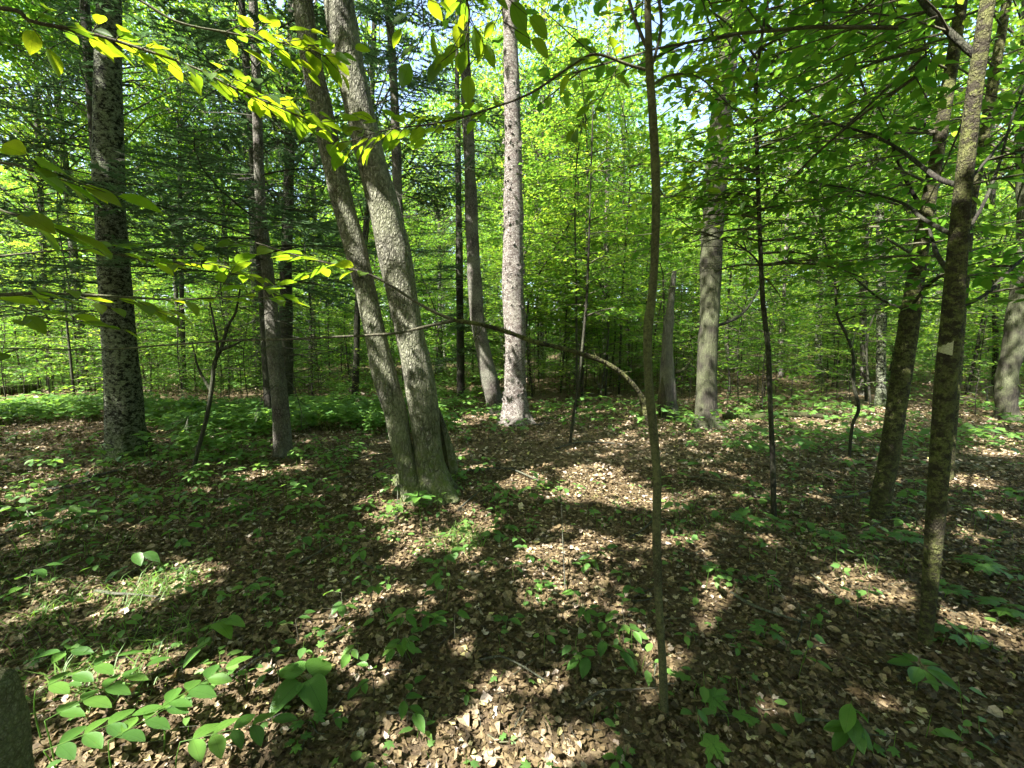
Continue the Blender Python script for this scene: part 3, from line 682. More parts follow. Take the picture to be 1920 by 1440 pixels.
# snag
C, rr = traced([(1256, 778, 36), (1253, 740, 30), (1251, 700, 27), (1251, 640, 24), (1254, 600, 20), (1258, 565, 13), (1262, 530, 11), (1265, 508, 7)], base_y=9.1)
root, Cc = tree('snag', 'broken_snag', 'bleached grey broken dead trunk with a jagged pointed top', 'dead tree', C, rr, M['dead_wood'], ns=22, flare=.25, seed=19, rough=.12)
for pts, rad in [([(1248, 700), (1248, 640), (1247, 590)], [.05, .045, .008]), ([(1242, 776), (1241, 745), (1243, 700)], [.1, .07, .01]), ([(1262, 770), (1263, 720), (1262, 690)], [.06, .04, .01])]:
    mb = MB(); tube(mb, branch_path(pts, 9.02, 9.02), rad, ns=8, rings=16, rough=.25, rf=8); part('splinter', mb, M['dead_wood'] if pts[0][0] != 1242 else M['rotten_wood'], root)
mb = MB(); tube(mb, [*branch_path([(1264, 698), (1280, 694), (1292, 680)], 9.1, 9.3)], [.05, .035, .02], ns=7, rings=10, rough=.2); part('branch_stub', mb, M['rotten_wood'], root)
# near stump at bottom left
g = np.array([-1.42, .92, 0.0])
C = np.array([at(-10, 1560, 1.0), at(-5, 1440, 1.0), at(-6, 1360, .99), at(-16, 1285, .98), at(-22, 1262, .98)])
root = thing('mossy_stump', (C[0][0], C[0][1], float(gz(C[0][0], C[0][1]))), 'mossy grey broken stump in the bottom left corner', 'stump')
mb = MB(); C[0] = C[1] + (C[1] - C[2]) * 3; tube(mb, C, [.08, .058, .060, .050, .022], ns=30, rings=60, rough=.14, rf=9, seed=33); part('bark', mb, M['bark_stump'], root)

# background trunks traced one by one
BG = [([(538, 760, 26), (537, 650, 26), (536, 520, 24), (540, 400, 20), (545, 200, 18), (548, 0, 16)], 'dark trunk close behind the slim conifer', 'bark_dark'),
      ([(775, 700, 20), (765, 560, 20), (748, 400, 17), (742, 250, 17), (735, 100, 15), (728, 0, 14)], 'slender spruce trunk seen just right of the two stems', 'bark_fir'),
      ([(1650, 782, 22), (1652, 700, 20), (1652, 560, 18), (1650, 400, 17), (1650, 250, 16), (1650, 100, 14), (1650, 0, 13)], 'upright grey trunk in the distance behind the leaning mossy stem', 'bark_birch2'),
      ([(1620, 700, 15), (1618, 560, 15), (1624, 420, 13), (1628, 300, 12), (1645, 200, 11), (1680, 120, 9), (1700, 60, 8)], 'forked thin trunk left of the distant upright grey one', 'bark_fir'),
      ([(1536, 722, 16), (1534, 640, 14), (1538, 520, 12), (1541, 420, 11), (1540, 250, 10), (1538, 0, 9)], 'thin pale-spotted trunk far behind the very thin sapling', 'bark_birch2'),
      ([(1465, 712, 9), (1464, 660, 9), (1470, 560, 8), (1478, 300, 7), (1480, 0, 6)], 'pale pole-like trunk in the distance right of the furrowed trunk', 'bark_birch'),
      ([(1135, 745, 9), (1133, 600, 9), (1136, 480, 9), (1140, 250, 8), (1142, 0, 7)], 'pale thin trunk behind the foliage between birch and snag', 'bark_birch'),
      ([(1182, 740, 8), (1178, 640, 8), (1172, 480, 7), (1168, 200, 6), (1166, 0, 6)], 'hair-thin pale trunk left of the front sapling', 'bark_birch'),
      ([(665, 760, 14), (668, 690, 13), (672, 560, 12), (690, 380, 11), (700, 100, 10)], 'dim trunk glimpsed between conifer and twin stems', 'bark_dark'),
      ([(583, 700, 9), (583, 640, 9), (586, 560, 8), (590, 300, 7), (592, 0, 6)], 'bright narrow trunk in the sunlit gap behind the conifer', 'bark_birch'),
      ([(1700, 745, 12), (1702, 600, 12), (1706, 400, 11), (1720, 100, 10)], 'dark trunk showing between the two mossy right stems', 'bark_dark'),
      ([(1868, 742, 12), (1866, 600, 12), (1862, 420, 11), (1860, 100, 10)], 'dusky trunk left of the gnarled one at the edge', 'bark_dark'),
      ([(92, 700, 14), (88, 600, 13), (80, 450, 12), (70, 200, 11), (66, 0, 10)], 'dim trunk left of the thick split birch', 'bark_dark'),
      ([(345, 690, 10), (342, 600, 10), (338, 400, 9), (335, 100, 8)], 'slim distant trunk between the split birch and the conifer', 'bark_dark')]
for i, (pts, lab, mt) in enumerate(BG):
    yb = {0: 10, 1: 9.3, 2: 10.5, 3: 12.5, 4: 15, 5: 17, 6: 18, 7: 19, 8: 12, 9: 18, 10: 13, 11: 13, 12: 14, 13: 15}[i]
    C, rr = traced(pts, base_y=yb, H=14); g = float(gz(C[0][0], C[0][1]))
    C = np.vstack([[C[0][0], C[0][1], g - .1], C[1:]]) if C[0][2] < g + .5 else np.vstack([[C[0][0], C[0][1], g - .1], C]); rr = rr if len(rr) == len(C) else np.concatenate([[rr[0]], rr])
    tree('bg%d' % i, 'forest_tree', lab, 'tree', C, rr, M[mt], ns=12, flare=.3, seed=40 + i, rough=.08)

# crooked saplings traced
for i, (pts, yb, lab) in enumerate([
        ([(358, 890, 8), (372, 840, 9), (388, 780, 9), (398, 720, 9), (402, 680, 8), (414, 655, 8), (428, 610, 6), (442, 585, 5), (450, 540, 3)], None, 'crooked dead-looking sapling forking between split birch and conifer'),
        ([(1592, 862, 6), (1598, 800, 7), (1610, 765, 8), (1600, 720, 8), (1600, 670, 7), (1588, 630, 7), (1570, 590, 6), (1564, 520, 5), (1540, 430, 4)], None, 'wavy thin sapling left of the leaning mossy stem'),
        ([(1068, 836, 5), (1075, 780, 5), (1085, 720, 5), (1092, 650, 5), (1100, 560, 5), (1104, 460, 4), (1108, 330, 3), (1112, 200, 3)], None, 'hair-thin dark sapling between the white birch and the front sapling'),
        ([(262, 740, 5), (255, 680, 5), (240, 600, 4), (225, 500, 3)], 11.0, 'thin bent stem just behind the split birch'),
        ([(138, 730, 6), (132, 670, 6), (125, 600, 5), (120, 520, 4)], 11.0, 'straight thin stem left of the split birch'),
        ([(1240, 760, 4), (1242, 700, 4), (1245, 600, 3), (1243, 520, 3)], 12.0, 'thin stem behind the broken snag')]):
    C, rr = traced(pts, base_y=yb)
    if yb: C[0][2] = min(C[0][2], float(gz(C[0][0], C[0][1])) - .03)
    tree('sap%d' % i, 'crooked_sapling', lab, 'sapling', C, rr, M['bark_dark'], ns=7, flare=.2, seed=60 + i)
root, Cc, r_ = TR['sap0']
for pts in [[(402, 690), (408, 650), (400, 600), (392, 560)], [(416, 655), (436, 648), (452, 640)], [(397, 735), (372, 690), (360, 640)]]:
    mb = MB(); tube(mb, branch_path(pts, Cc[0][1], Cc[0][1]), np.linspace(.02, .006, len(pts)), ns=6, rings=14, rough=.1); part('branch', mb, M['bark_dark'], root)

# ------------------------------------------------------------------ front sapling boughs and their leaves
root, Cc, _ = TR['front']
path = branch_path([(1217, 775), (1205, 750), (1192, 728), (1165, 700), (1130, 678), (1095, 665), (1050, 652), (1000, 640), (950, 622), (900, 608), (850, 600)], 1.83, 1.62)
mb = MB(); tube(mb, path, np.linspace(.0105, .0068, len(path)), ns=9, rings=90, rough=.12, rf=25, seed=3); 
for k_ in range(26):
    i_ = rng.integers(6, 86); c_ = catmull(path, 90)[i_]; d_ = nz(rng.normal(size=3) * [1, 1, .6] + [0, 0, .2]); l_ = rng.uniform(.01, .05) if k_ % 4 else rng.uniform(.08, .2)
    segs(mb, [c_], [c_ + d_ * l_], .0028, .001)
for pts_ in ([at(1224, 800, 1.83), at(1214, 770, 1.83), at(1203, 748, 1.83)],): tube(mb, pts_, [.014, .020, .013], ns=9, rings=10, rough=.15)
bough_ = part('bough', mb, M['bark_moss'], root)
p2 = branch_path([(850, 600), (815, 585), (780, 566), (740, 540), (700, 518), (640, 500), (560, 480), (480, 455)], 1.62, 1.45)
leafy_branch(root, p2, .006, .0018, [(.55, .95, 7)], .075, seed=5, twl=.14)
p3 = branch_path([(850, 601), (800, 612), (740, 625), (640, 631), (540, 636), (440, 638), (300, 648), (180, 656), (60, 654), (-40, 652)], 1.62, 1.25)
leafy_branch(root, p3, .0055, .002, [(.9, 1.0, 2)], .07, seed=6)
# upper twig carrying the bright leaves
p4 = branch_path([(1215, 132), (1180, 122), (1120, 102), (1080, 118), (1000, 172), (930, 200), (860, 222), (800, 234), (745, 240), (700, 250), (650, 268)], 1.80, 1.62)
leafy_branch(root, p4, .006, .0016, [(.12, .3, 5), (.5, 1.0, 24)], .07, seed=7, twl=.10)
p5 = branch_path([(1160, 122), (1135, 170), (1110, 215), (1080, 240)], 1.8, 1.7)
leafy_branch(root, p5, .0025, .001, [(.1, 1, 5)], .065, seed=8, twl=.10)
p6 = branch_path([(1217, 100), (1200, 60), (1185, 20), (1172, -30)], 1.8, 1.75); leafy_branch(root, p6, .007, .005, [(.4, 1, 3)], .07, seed=9, twl=.12)
p7 = branch_path([(1220, 130), (1232, 90), (1240, 40), (1232, -20)], 1.82, 1.9); leafy_branch(root, p7, .007, .005, [(.5, 1, 3)], .07, seed=10)
p8 = branch_path([(1222, 160), (1260, 140), (1310, 145), (1360, 190), (1400, 230)], 1.85, 2.4); leafy_branch(root, p8, .005, .0015, [(.1, 1, 14)], .07, seed=11, twl=.18)
p9 = branch_path([(1226, 330), (1250, 370), (1290, 350), (1320, 330)], 1.85, 2.5); leafy_branch(root, p9, .004, .0012, [(.3, 1, 7)], .065, seed=12, twl=.15)
# leafy sapling outside the frame at left whose twigs hang in
root = thing('beech_sapling', (-2.9, 1.5, float(gz(-2.9, 1.5))), 'leafy sapling just off the left edge whose big leaves hang in front', 'sapling')
mb = MB(); tube(mb, [(-2.9, 1.5, -.05), (-2.85, 1.5, .9), (-2.95, 1.45, 2.0), (-2.85, 1.5, 3.4), (-2.7, 1.5, 4.4)], [.03, .027, .024, .018, .01], ns=12, rings=50, rough=.08); part('trunk', mb, M['bark_moss2'], root)
p = branch_path([(-700, 150), (-300, 20), (0, 15), (60, 40), (160, 60), (260, 90), (360, 125), (440, 165), (520, 200), (600, 235)], 1.35, 1.60)
leafy_branch(root, p, .008, .0015, [(.3, .7, 14), (.7, 1.0, 20)], .074, seed=21, twl=.14)
p = branch_path([(-600, 60), (-100, -30), (200, -20), (330, 40), (420, 60), (500, 75), (570, 90), (625, 112)], 1.4, 1.66)
leafy_branch(root, p, .006, .0015, [(.55, 1, 20)], .074, seed=22, twl=.13)
p = branch_path([(-500, 330), (-200, 300), (0, 305), (60, 320), (120, 330)], 1.15, 1.12); leafy_branch(root, p, .005, .0015, [(.6, 1, 5)], .10, seed=23, twl=.12)
p = branch_path([(-500, 430), (-100, 380), (20, 400), (60, 410)], 1.1, 1.1); leafy_branch(root, p, .004, .0015, [(.6, 1, 3)], .09, seed=24, twl=.10)
p = branch_path([(-600, 560), (-100, 556), (60, 550), (140, 552), (240, 557), (330, 562), (440, 556), (520, 560)], 1.3, 1.7)
leafy_branch(root, p, .007, .002, [(.2, 1, 12)], .08, seed=25, twl=.16)
p = branch_path([(-400, 520), (0, 480), (150, 470), (300, 490), (420, 500), (500, 540)], 1.5, 1.9); leafy_branch(root, p, .004, .0012, [(.35, 1, 16)], .075, seed=26, twl=.16)
p = branch_path([(-200, 600), (0, 575), (60, 590), (100, 600)], 1.3, 1.3); leafy_branch(root, p, .003, .0012, [(.4, 1, 4)], .08, seed=27)
# a twig hanging in from above
root = thing('overhead_beech', (-.9, -1.2, float(gz(-.9, -1.2))), 'beech leaves hanging from above in front of the white birch', 'sapling')
mb = MB(); tube(mb, [(-.9, -1.2, -.05), (-.85, -1.2, 1.2), (-.8, -1.1, 2.6), (-.6, -.8, 3.6), (-.5, -.4, 4.6)], [.035, .03, .025, .02, .01], ns=12, rings=40, rough=.08); part('trunk', mb, M['bark_moss2'], root)
p = np.array([(-.6, -.8, 3.6), (-.45, .1, 3.45), at(800, -180, 1.4), at(850, -60, 1.55), at(880, 20, 1.6), at(870, 90, 1.62)]); leafy_branch(root, p, .008, .0015, [(.55, 1, 9)], .085, seed=31, twl=.15)
p = np.array([(-.6, -.8, 3.6), (-.4, .2, 3.3), at(760, -120, 1.5), at(790, 0, 1.6), at(795, 70, 1.65)]); leafy_branch(root, p, .006, .0015, [(.6, 1, 5)], .085, seed=32, twl=.12)
p = np.array([(-.6, -.8, 3.6), (-.3, .2, 3.5), at(900, -150, 1.5), at(935, -20, 1.6), at(945, 50, 1.65)]); leafy_branch(root, p, .005, .0015, [(.65, 1, 4)], .09, seed=33, twl=.12)

# traced branches of the right hand stems
def tbranch(key, pts, r0, r1, Y1=None, dY=0.0):
    root, Cc, _ = TR[key]; px0, py0 = pts[0]
    x, y, _f = proj(Cc); i = int(np.argmin((y - py0) ** 2 + (x - px0) ** 2)); Y0 = Cc[i][1]
    mb = MB(); P = branch_path(pts, Y0, Y0 + dY); P[0] = Cc[i]
    tube(mb, P, np.linspace(r0, r1, len(P)), ns=7, rings=len(P) * 7, rough=.1, rf=20, seed=int(px0)); return part('branch', mb, M['bark_dark'], root), P
LIMB = []
for key, pts, r0, r1, dY in [
    ('blaze', [(1790, 356), (1755, 332), (1700, 290), (1640, 255), (1560, 230), (1500, 200), (1440, 160)], .012, .004, 1.2),
    ('lean_r', [(1728, 405), (1705, 350), (1665, 260), (1640, 215), (1610, 140), (1590, 80), (1577, -10)], .016, .007, .5),
    ('blaze', [(1783, 448), (1730, 410), (1690, 380), (1600, 355), (1540, 345), (1480, 330)], .010, .003, 1.3),
    ('blaze', [(1817, 100 + 0), (1780, 60), (1742, 20), (1720, -10)], .015, .009, .2),
    ('blaze', [(1800, 455), (1840, 390), (1870, 320), (1895, 230), (1925, 150)], .009, .005, .6),
    ('blaze', [(1806, 355), (1850, 300), (1890, 250), (1940, 190)], .007, .004, .7),
    ('lean_r', [(1716, 570), (1735, 540), (1765, 515)], .014, .011, -1.0),
    ('blaze', [(1772, 515), (1758, 480), (1750, 455), (1742, 430)], .013, .006, .3),
    ('blaze', [(1812, 585), (1850, 550), (1900, 500), (1960, 450)], .009, .006, .6),
    ('behind', [(1846, 250), (1880, 200), (1930, 140)], .016, .008, .4),
    ('thin', [(1424, 500), (1400, 470), (1345, 445), (1290, 425)], .008, .003, -.2),
    ('thin', [(1418, 150), (1395, 115), (1370, 85), (1350, 40)], .009, .004, .4),
    ('thin', [(1424, 390), (1400, 365), (1340, 362), (1300, 368)], .006, .003, .4),
    ('lean_r', [(1757, 245), (1735, 240), (1737, 120), (1728, 20)], .012, .005, .3),
    ('furrow', [(1352, 620), (1390, 590), (1430, 530), (1460, 480)], .03, .012, .8),
    ('lean_r', [(1700, 590), (1650, 560), (1600, 520), (1570, 505)], .012, .004, .8)]:
    b_, P_ = tbranch(key, pts, r0, r1, dY=dY); LIMB.append((key, P_))

# ------------------------------------------------------------------ sprays of leaves on the named trees
def spray_tree(key, n, z0, z1, az0, az1, ln0, ln1, L=.085, T=T_MID, W=.58, extra=(), gap=1.0):
    root, Cc, _ = TR[key]; fo = Fol()
    for k in range(n):
        z = rng.uniform(z0, z1); i = int(np.argmin(abs(Cc[:, 2] - z)))
        spray(fo, Cc[i], rng.uniform(az0, az1), rng.uniform(ln0, ln1), rise=rng.uniform(.1, .5), droop=rng.uniform(.15, .4), L=L, gap=gap)
    for P in extra:
        for t in np.linspace(.25, 1, 7):
            i = min(int(t * (len(P) - 1)), len(P) - 1); d = P[i] - P[max(i - 1, 0)]; a = math.atan2(d[1], d[0]) + rng.choice([-.8, .8, .4, -.4])
            spray(fo, P[i], a, rng.uniform(.4, .9), L=L, r0=.006)
    part('crown', fo.flush(T, W, lambda P: keep_mask(P, near=1.9)), M['leaf'], root, kind='stuff')
    part('twigs', fo.tw, M['bark_twig'], root, kind='stuff')
ex = lambda k: [P for kk, P in LIMB if kk == k]
spray_tree('blaze', 50, 2.4, 7.5, -.3, 3.3, 1.0, 2.4, extra=ex('blaze'))
spray_tree('lean_r', 60, 2.0, 8.5, -.6, 3.8, 1.0, 2.4, extra=ex('lean_r'))
spray_tree('behind', 54, 1.9, 8.5, -.8, 3.9, 1.0, 2.4, extra=ex('behind'))
spray_tree('thin', 44, 2.0, 5.4, -.5, 3.6, .6, 1.5, extra=ex('thin'))
spray_tree('front', 12, 2.9, 4.6, -.6, 2.0, .5, 1.1, L=.075)
spray_tree('sap1', 12, 1.0, 3.2, 0, 6.28, .5, 1.2); spray_tree('sap2', 14, 1.6, 4.0, 0, 6.28, .4, 1.0); spray_tree('sap0', 4, 1.7, 2.4, 0, 6.28, .3, .7)
for k in ('sap3', 'sap4', 'sap5'): spray_tree(k, 12, 1.2, 3.0, 0, 6.28, .4, 1.1, T=T_LO)
# canopies of the named big trees
crown_for('twin', zc=11, Rx=4.2, Rz=2.6, nclump=90, nleaf=14000); crown_for('birch_mid', zc=11.5, Rx=3.6, Rz=3.2, nclump=70, nleaf=11000); crown_for('furrow', zc=12, Rx=4, Rz=3.4, nclump=80, nleaf=13000)
crown_for('gnarl', zc=8, Rx=3.5, Rz=3, nclump=60, nleaf=9000)
for i, (zc, Rx, Rz) in {0: (9, 2.5, 3), 2: (9, 3, 3.5), 3: (8, 2.5, 3), 4: (9, 3, 3.5), 5: (9, 3, 4), 6: (8, 3, 4), 7: (9, 3, 4), 8: (8, 2.6, 3), 9: (9, 3, 4), 10: (8, 3, 3.5), 11: (8, 3, 3.5), 12: (8, 3, 3.5), 13: (9, 3, 4)}.items():
    crown_for('bg%d' % i, zc=zc, Rx=Rx, Rz=Rz, nclump=45, nleaf=4500, L=.14)

# canopy trees standing round and behind the camera: they throw the shade
for i, (x, y, h, lab) in enumerate([(-3.6, -2.4, 12, 'tall maple behind the viewpoint, to the left'), (-6.6, .8, 12, 'tall maple beyond the left edge, nearest'), (-9.8, -3.2, 14, 'tall maple farther left behind the viewpoint'),
        (-6.2, -6.4, 13, 'tall maple well behind the viewpoint'), (-10.5, 4.2, 14, 'tall maple left of the split birch, outside the view'), (1.8, -5, 13, 'tall maple straight behind the viewpoint'),
        (3.2, -1.6, 12, 'tall maple right behind the viewpoint'), (6.8, 1.0, 13, 'tall maple beyond the right edge'), (7.8, -4.5, 13, 'tall maple far right behind the viewpoint'), (-13.5, .5, 14, 'tall maple far beyond the left edge'),
        (-2.3, -8.5, 14, 'tall maple farthest behind the viewpoint'), (-12, 8.5, 13, 'tall maple in the left background outside the view'), (-1.6, -3.9, 11, 'lower maple behind the viewpoint'), (-4.4, 1.6, 10, 'lower maple just off the left side')]):
    px = np.array([(x, y, float(gz(x, y)) - .1), (x + .1, y, h * .4), (x - .1, y + .1, h * .75), (x, y, h)])
    tree('sh%d' % i, 'canopy_maple', lab, 'tree', px, [.2, .17, .12, .04], M['bark_grey'], ns=14, flare=.4, seed=80 + i, rings=50)
    crown_for('sh%d' % i, zc=h * .78, Rx=3.9, Rz=1.9, nclump=90, nleaf=12500, L=.15, W=.66)

# saplings added round the viewpoint, outside the frame, to shape crisp dapples
for i, (x, y, h, lab) in enumerate([(-3.2, .4, 7, 'added leafy shade tree left of the viewpoint, out of view'), (-1.9, -1.5, 6.5, 'added leafy shade tree behind the left shoulder'), (.3, -1.9, 6.5, 'added leafy shade tree directly behind'),
        (-4.6, -1.4, 7, 'added leafy shade tree farther left and behind'), (2.4, -1.3, 6.5, 'added leafy shade tree behind the right shoulder'), (-5.6, 1.9, 7.5, 'added leafy shade tree outside the left edge'), (-2.2, -3.6, 7.5, 'added leafy shade tree farther behind'),
        (4.6, .6, 7, 'added leafy shade tree outside the right edge'), (-7.6, 3.4, 8, 'added leafy shade tree well outside the left edge'), (.9, 5.2 - 6.0, 7, 'added leafy shade tree just behind the viewpoint')]):
    px = np.array([(x, y, float(gz(x, y)) - .1), (x + .1, y, h * .4), (x - .1, y + .1, h * .75), (x, y, h)])
    tree('us%d' % i, 'added_shade_maple', lab, 'tree', px, [.05, .045, .03, .01], M['bark_moss2'], ns=10, flare=.3, seed=180 + i, rings=40)
    root, Cc, _ = TR['us%d' % i]; fo = Fol()
    for k in range(100):
        z = rng.uniform(3.0, h); j = int(np.argmin(abs(Cc[:, 2] - z)))
        spray(fo, Cc[j], rng.uniform(0, 6.28), rng.uniform(1.2, 2.3), rise=rng.uniform(.1, .5), droop=rng.uniform(.1, .3), L=.11, gap=.9)
    def out_of_frame(P):
        px_, py_, fw = proj(P); return keep_mask(P) & ((fw < .2) | (py_ < -40) | (np.abs(px_ - 960) > 1000))
    part('crown', fo.flush(T_LO, .66, out_of_frame), M['leaf'], root, kind='stuff'); part('twigs', fo.tw, M['bark_twig'], root, kind='stuff')

# ------------------------------------------------------------------ conifers
def conifer_crown(key, n, z0, z1, lmax, lmin=.4, bare=.25, needle=.065, mask=True, az=None, name='crown', dead=0, sub=.026, step=.06):
    root, Cc, _ = TR[key]; fo = Fol()
    for k in range(n):
        z = z0 + (z1 - z0) * (k + rng.random()) / n; f = (z - z0) / (z1 - z0); i = int(np.argmin(abs(Cc[:, 2] - z)))
        a = rng.uniform(0, 6.28) if az is None else rng.uniform(*az)
        bough(fo, Cc[i], a, (lmax * (1 - f) + lmin * f) * rng.uniform(.6, 1.1), rise=rng.uniform(-.15, .25), droop=rng.uniform(.05, .35), bare=bare, needle=needle, sub=sub, step=step)
    part(name, fo.flush(T_BLADE, .42, (lambda P: keep_mask(P)) if mask else None), M['needle'], root, kind='stuff'); part('boughs', fo.tw, M['bark_dark'], root, kind='stuff')
    if dead:
        mb = MB()
        for k in range(dead):
            z = rng.uniform(z0 - 1.4, z0 + 3.0); i = int(np.argmin(abs(Cc[:, 2] - z))); a = rng.uniform(0, 6.28); l = rng.uniform(.5, 1.7)
            d = np.array([math.cos(a), math.sin(a), rng.uniform(-.35, .2)]); p = [Cc[i]]; 
            for q in range(4): d = d + rng.normal(0, .13, 3); p.append(p[-1] + nz(d) * l / 4)
            p = np.array(p); segs(mb, p[:-1], p[1:], np.linspace(.009, .004, 4), np.linspace(.007, .003, 4))
            for q in range(9):
                t = rng.integers(1, 5); dd = nz(d + rng.normal(0, .7, 3)); e = p[t] + dd * rng.uniform(.1, .4); segs(mb, [p[t]], [e], .003, .0015)
                segs(mb, [(p[t] + e) / 2], [(p[t] + e) / 2 + nz(dd + rng.normal(0, .7, 3)) * .12], .002, .001)
        part('dead_twigs', mb, M['dead_wood'], root, kind='stuff')
conifer_crown('fir', 100, 2.2, 11.5, 2.5, bare=.3, dead=50)
conifer_crown('bg1', 60, 4.2, 12, 2.6, bare=.25, dead=30)
conifer_crown('mid_lean', 30, 5.5, 12.5, 1.6, bare=.4, dead=44)
C = np.array([(-10.1, 7.6, -.1), (-10.1, 7.6, 4), (-10, 7.6, 8), (-10, 7.6, 13)]); tree('cn0', 'hemlock', 'dark hemlock filling the upper left corner', 'tree', C, [.17, .14, .09, .02], M['bark_dark'], ns=12, seed=90, rings=50)
conifer_crown('cn0', 60, 2.6, 12.5, 3.0, bare=.15, dead=10)
C = np.array([(-7.7, 8.3, -.1), (-7.7, 8.3, 4), (-7.7, 8.3, 8), (-7.7, 8.3, 12)]); tree('cn1', 'hemlock', 'dark hemlock hidden behind the split birch', 'tree', C, [.12, .1, .07, .02], M['bark_dark'], ns=12, seed=91, rings=50)
conifer_crown('cn1', 76, 2.2, 11.5, 2.6, bare=.2, dead=16)
C = np.array([(-4.5, 7.9, -.1), (-4.55, 7.9, 4), (-4.65, 7.9, 8), (-4.7, 7.9, 12)]); tree('cn3', 'hemlock', 'slim dark hemlock between the split birch and the slim conifer', 'tree', C, [.08, .07, .05, .02], M['bark_dark'], ns=12, seed=93, rings=50)
conifer_crown('cn3', 48, 2.3, 11.5, 2.4, bare=.15, dead=14)
C = np.array([(-1.5, 12.5, -.1), (-1.5, 12.5, 4), (-1.5, 12.4, 8), (-1.5, 12.4, 12)]); tree('cn2', 'hemlock', 'shaded hemlock standing behind the two grey stems', 'tree', C, [.12, .1, .07, .02], M['bark_dark'], ns=12, seed=92, rings=50)
conifer_crown('cn2', 80, 1.0, 11.5, 2.3, bare=.1)

# ------------------------------------------------------------------ background woods: prototypes copied tree by tree
def proto_tree(name, label, cat, group, h, z0, n, ln, L, T=T_LO, W=.6, r=.03, lean=.2, mat='bark_dark', gap=1.0):
    C = np.array([(0, 0, -.1), (rng.normal(0, lean * .3), rng.normal(0, lean * .3), h * .35), (rng.normal(0, lean), rng.normal(0, lean), h * .7), (rng.normal(0, lean), rng.normal(0, lean), h)])
    root = thing(name, (0, 0, 0), label, cat, group); mb = MB()
    Cc, _ = tube(mb, C, [r, r * .85, r * .55, r * .15], ns=7, rings=20, rough=.06, seed=int(h * 10)); part('trunk', mb, M[mat], root)
    fo = Fol()
    for k in range(n):
        f = (k + .5) / n; z = z0 + (h - z0) * f; i = int(np.argmin(abs(Cc[:, 2] - z)))
        spray(fo, Cc[i], rng.uniform(0, 6.28), ln * (1.15 - .7 * f) * rng.uniform(.7, 1.15), rise=rng.uniform(.1, .5), droop=rng.uniform(.1, .4), L=L, gap=gap, r0=.012)
    part('crown', fo.flush(T, W), M['leaf'], root, kind='stuff'); part('twigs', fo.tw, M['bark_twig'], root, kind='stuff'); return root
GU = 'understorey trees filling the woods behind'
LU = 'leafy young tree among many alike in the woods behind'
protos = [proto_tree('understorey_tree', LU, 'tree', GU, 6.5, 1.6, 30, 1.9, .11), proto_tree('understorey_tree', LU, 'tree', GU, 5.0, 1.0, 26, 1.6, .10, lean=.35),
          proto_tree('understorey_tree', LU, 'tree', GU, 8.5, 2.2, 38, 2.2, .12), proto_tree('understorey_tree', LU, 'tree', GU, 7.0, 1.3, 34, 2.0, .11, lean=.4)]
GS = 'thin saplings standing in the background'
LS = 'knee to head high thin sapling in the background thicket'
sapl = [proto_tree('young_sapling', LS, 'sapling', GS, 2.6, .5, 18, .8, .10, r=.010, lean=.08, gap=1.0), proto_tree('young_sapling', LS, 'sapling', GS, 3.6, 1.0, 20, .9, .10, r=.013, lean=.15, gap=1.0),
        proto_tree('young_sapling', LS, 'sapling', GS, 1.5, .25, 12, .6, .10, r=.008, lean=.08, gap=1.0)]
def canopy_proto(h, zc, Rx, Rz, n, nc):
    root = thing('background_tree', (0, 0, 0), 'tall tree among many alike in the woods behind', 'tree', 'tall trees of the woods behind')
    C = np.array([(0, 0, -.1), (.1, 0, h * .4), (-.1, .1, h * .75), (0, 0, h)]); mb = MB(); Cc, _ = tube(mb, C, [.12, .10, .07, .02], ns=9, rings=24, rough=.08, flare=.3); part('trunk', mb, M['bark_birch2'] if nc % 2 else M['bark_dark'], root)
    fo = Fol(); clump_crown(fo, Cc, zc, Rx, Rz, nc, int(n * 1.5), .125); part('crown', fo.flush(T_LO, .66), M['leaf'], root, kind='stuff'); part('limbs', fo.tw, M['bark_twig'], root, kind='stuff'); return root
canp = [canopy_proto(15, 10, 3.4, 3.6, 9000, 70), canopy_proto(17, 11, 3.8, 4.2, 10000, 81), canopy_proto(12, 8, 3.0, 3.0, 8000, 60)]

placed = []
def place(protos, n, y0, y1, xf, sep, cond=None, smin=.8, smax=1.2, hide=False):
    used = {}; k = 0; tries = 0
    while k < n and tries < n * 40:
        tries += 1; y = y0 + (y1 - y0) * rng.random() ** .8; x = rng.uniform(-1, 1) * (y * 1.25 + 2.5)
        if cond and not cond(x, y): continue
        if any((x - a) ** 2 + (y - b_) ** 2 < sep * sep for a, b_ in placed[-400:]): continue
        placed.append((x, y)); pr = protos[rng.integers(len(protos))]; loc = (x, y, float(gz(x, y))); rz = rng.uniform(0, 6.28); s = rng.uniform(smin, smax)
        if pr.name not in used and tuple(pr.location) == (0, 0, 0): pr.location = loc; pr.rotation_euler.z = rz; pr.scale = (s, s, s); used[pr.name] = 1
        else: dup(pr, loc, rz, s)
        k += 1
place(protos, 230, 9.5, 34, 1.25, 1.0, cond=lambda x, y: not (-11 < x < 1.2 and y < 13) and not (-.55 < x / y < .05 and y < 12) and not (abs(x - 3.6) < 1.3 and y < 10.5))
place(canp, 92, 12.5, 42, 1.25, 1.9, cond=lambda x, y: not (y < 19 and -1.1 < x / y < .1))
for k_, (x_, y_) in enumerate([(.6, 12.5), (1.9, 11.6), (2.3, 14.5), (1.0, 16.0), (.2, 14.0), (3.2, 12.8), (1.5, 13.2)]): dup(protos[2 if k_ % 2 else 3], (x_, y_, float(gz(x_, y_))), k_ * 1.3, 1.15)
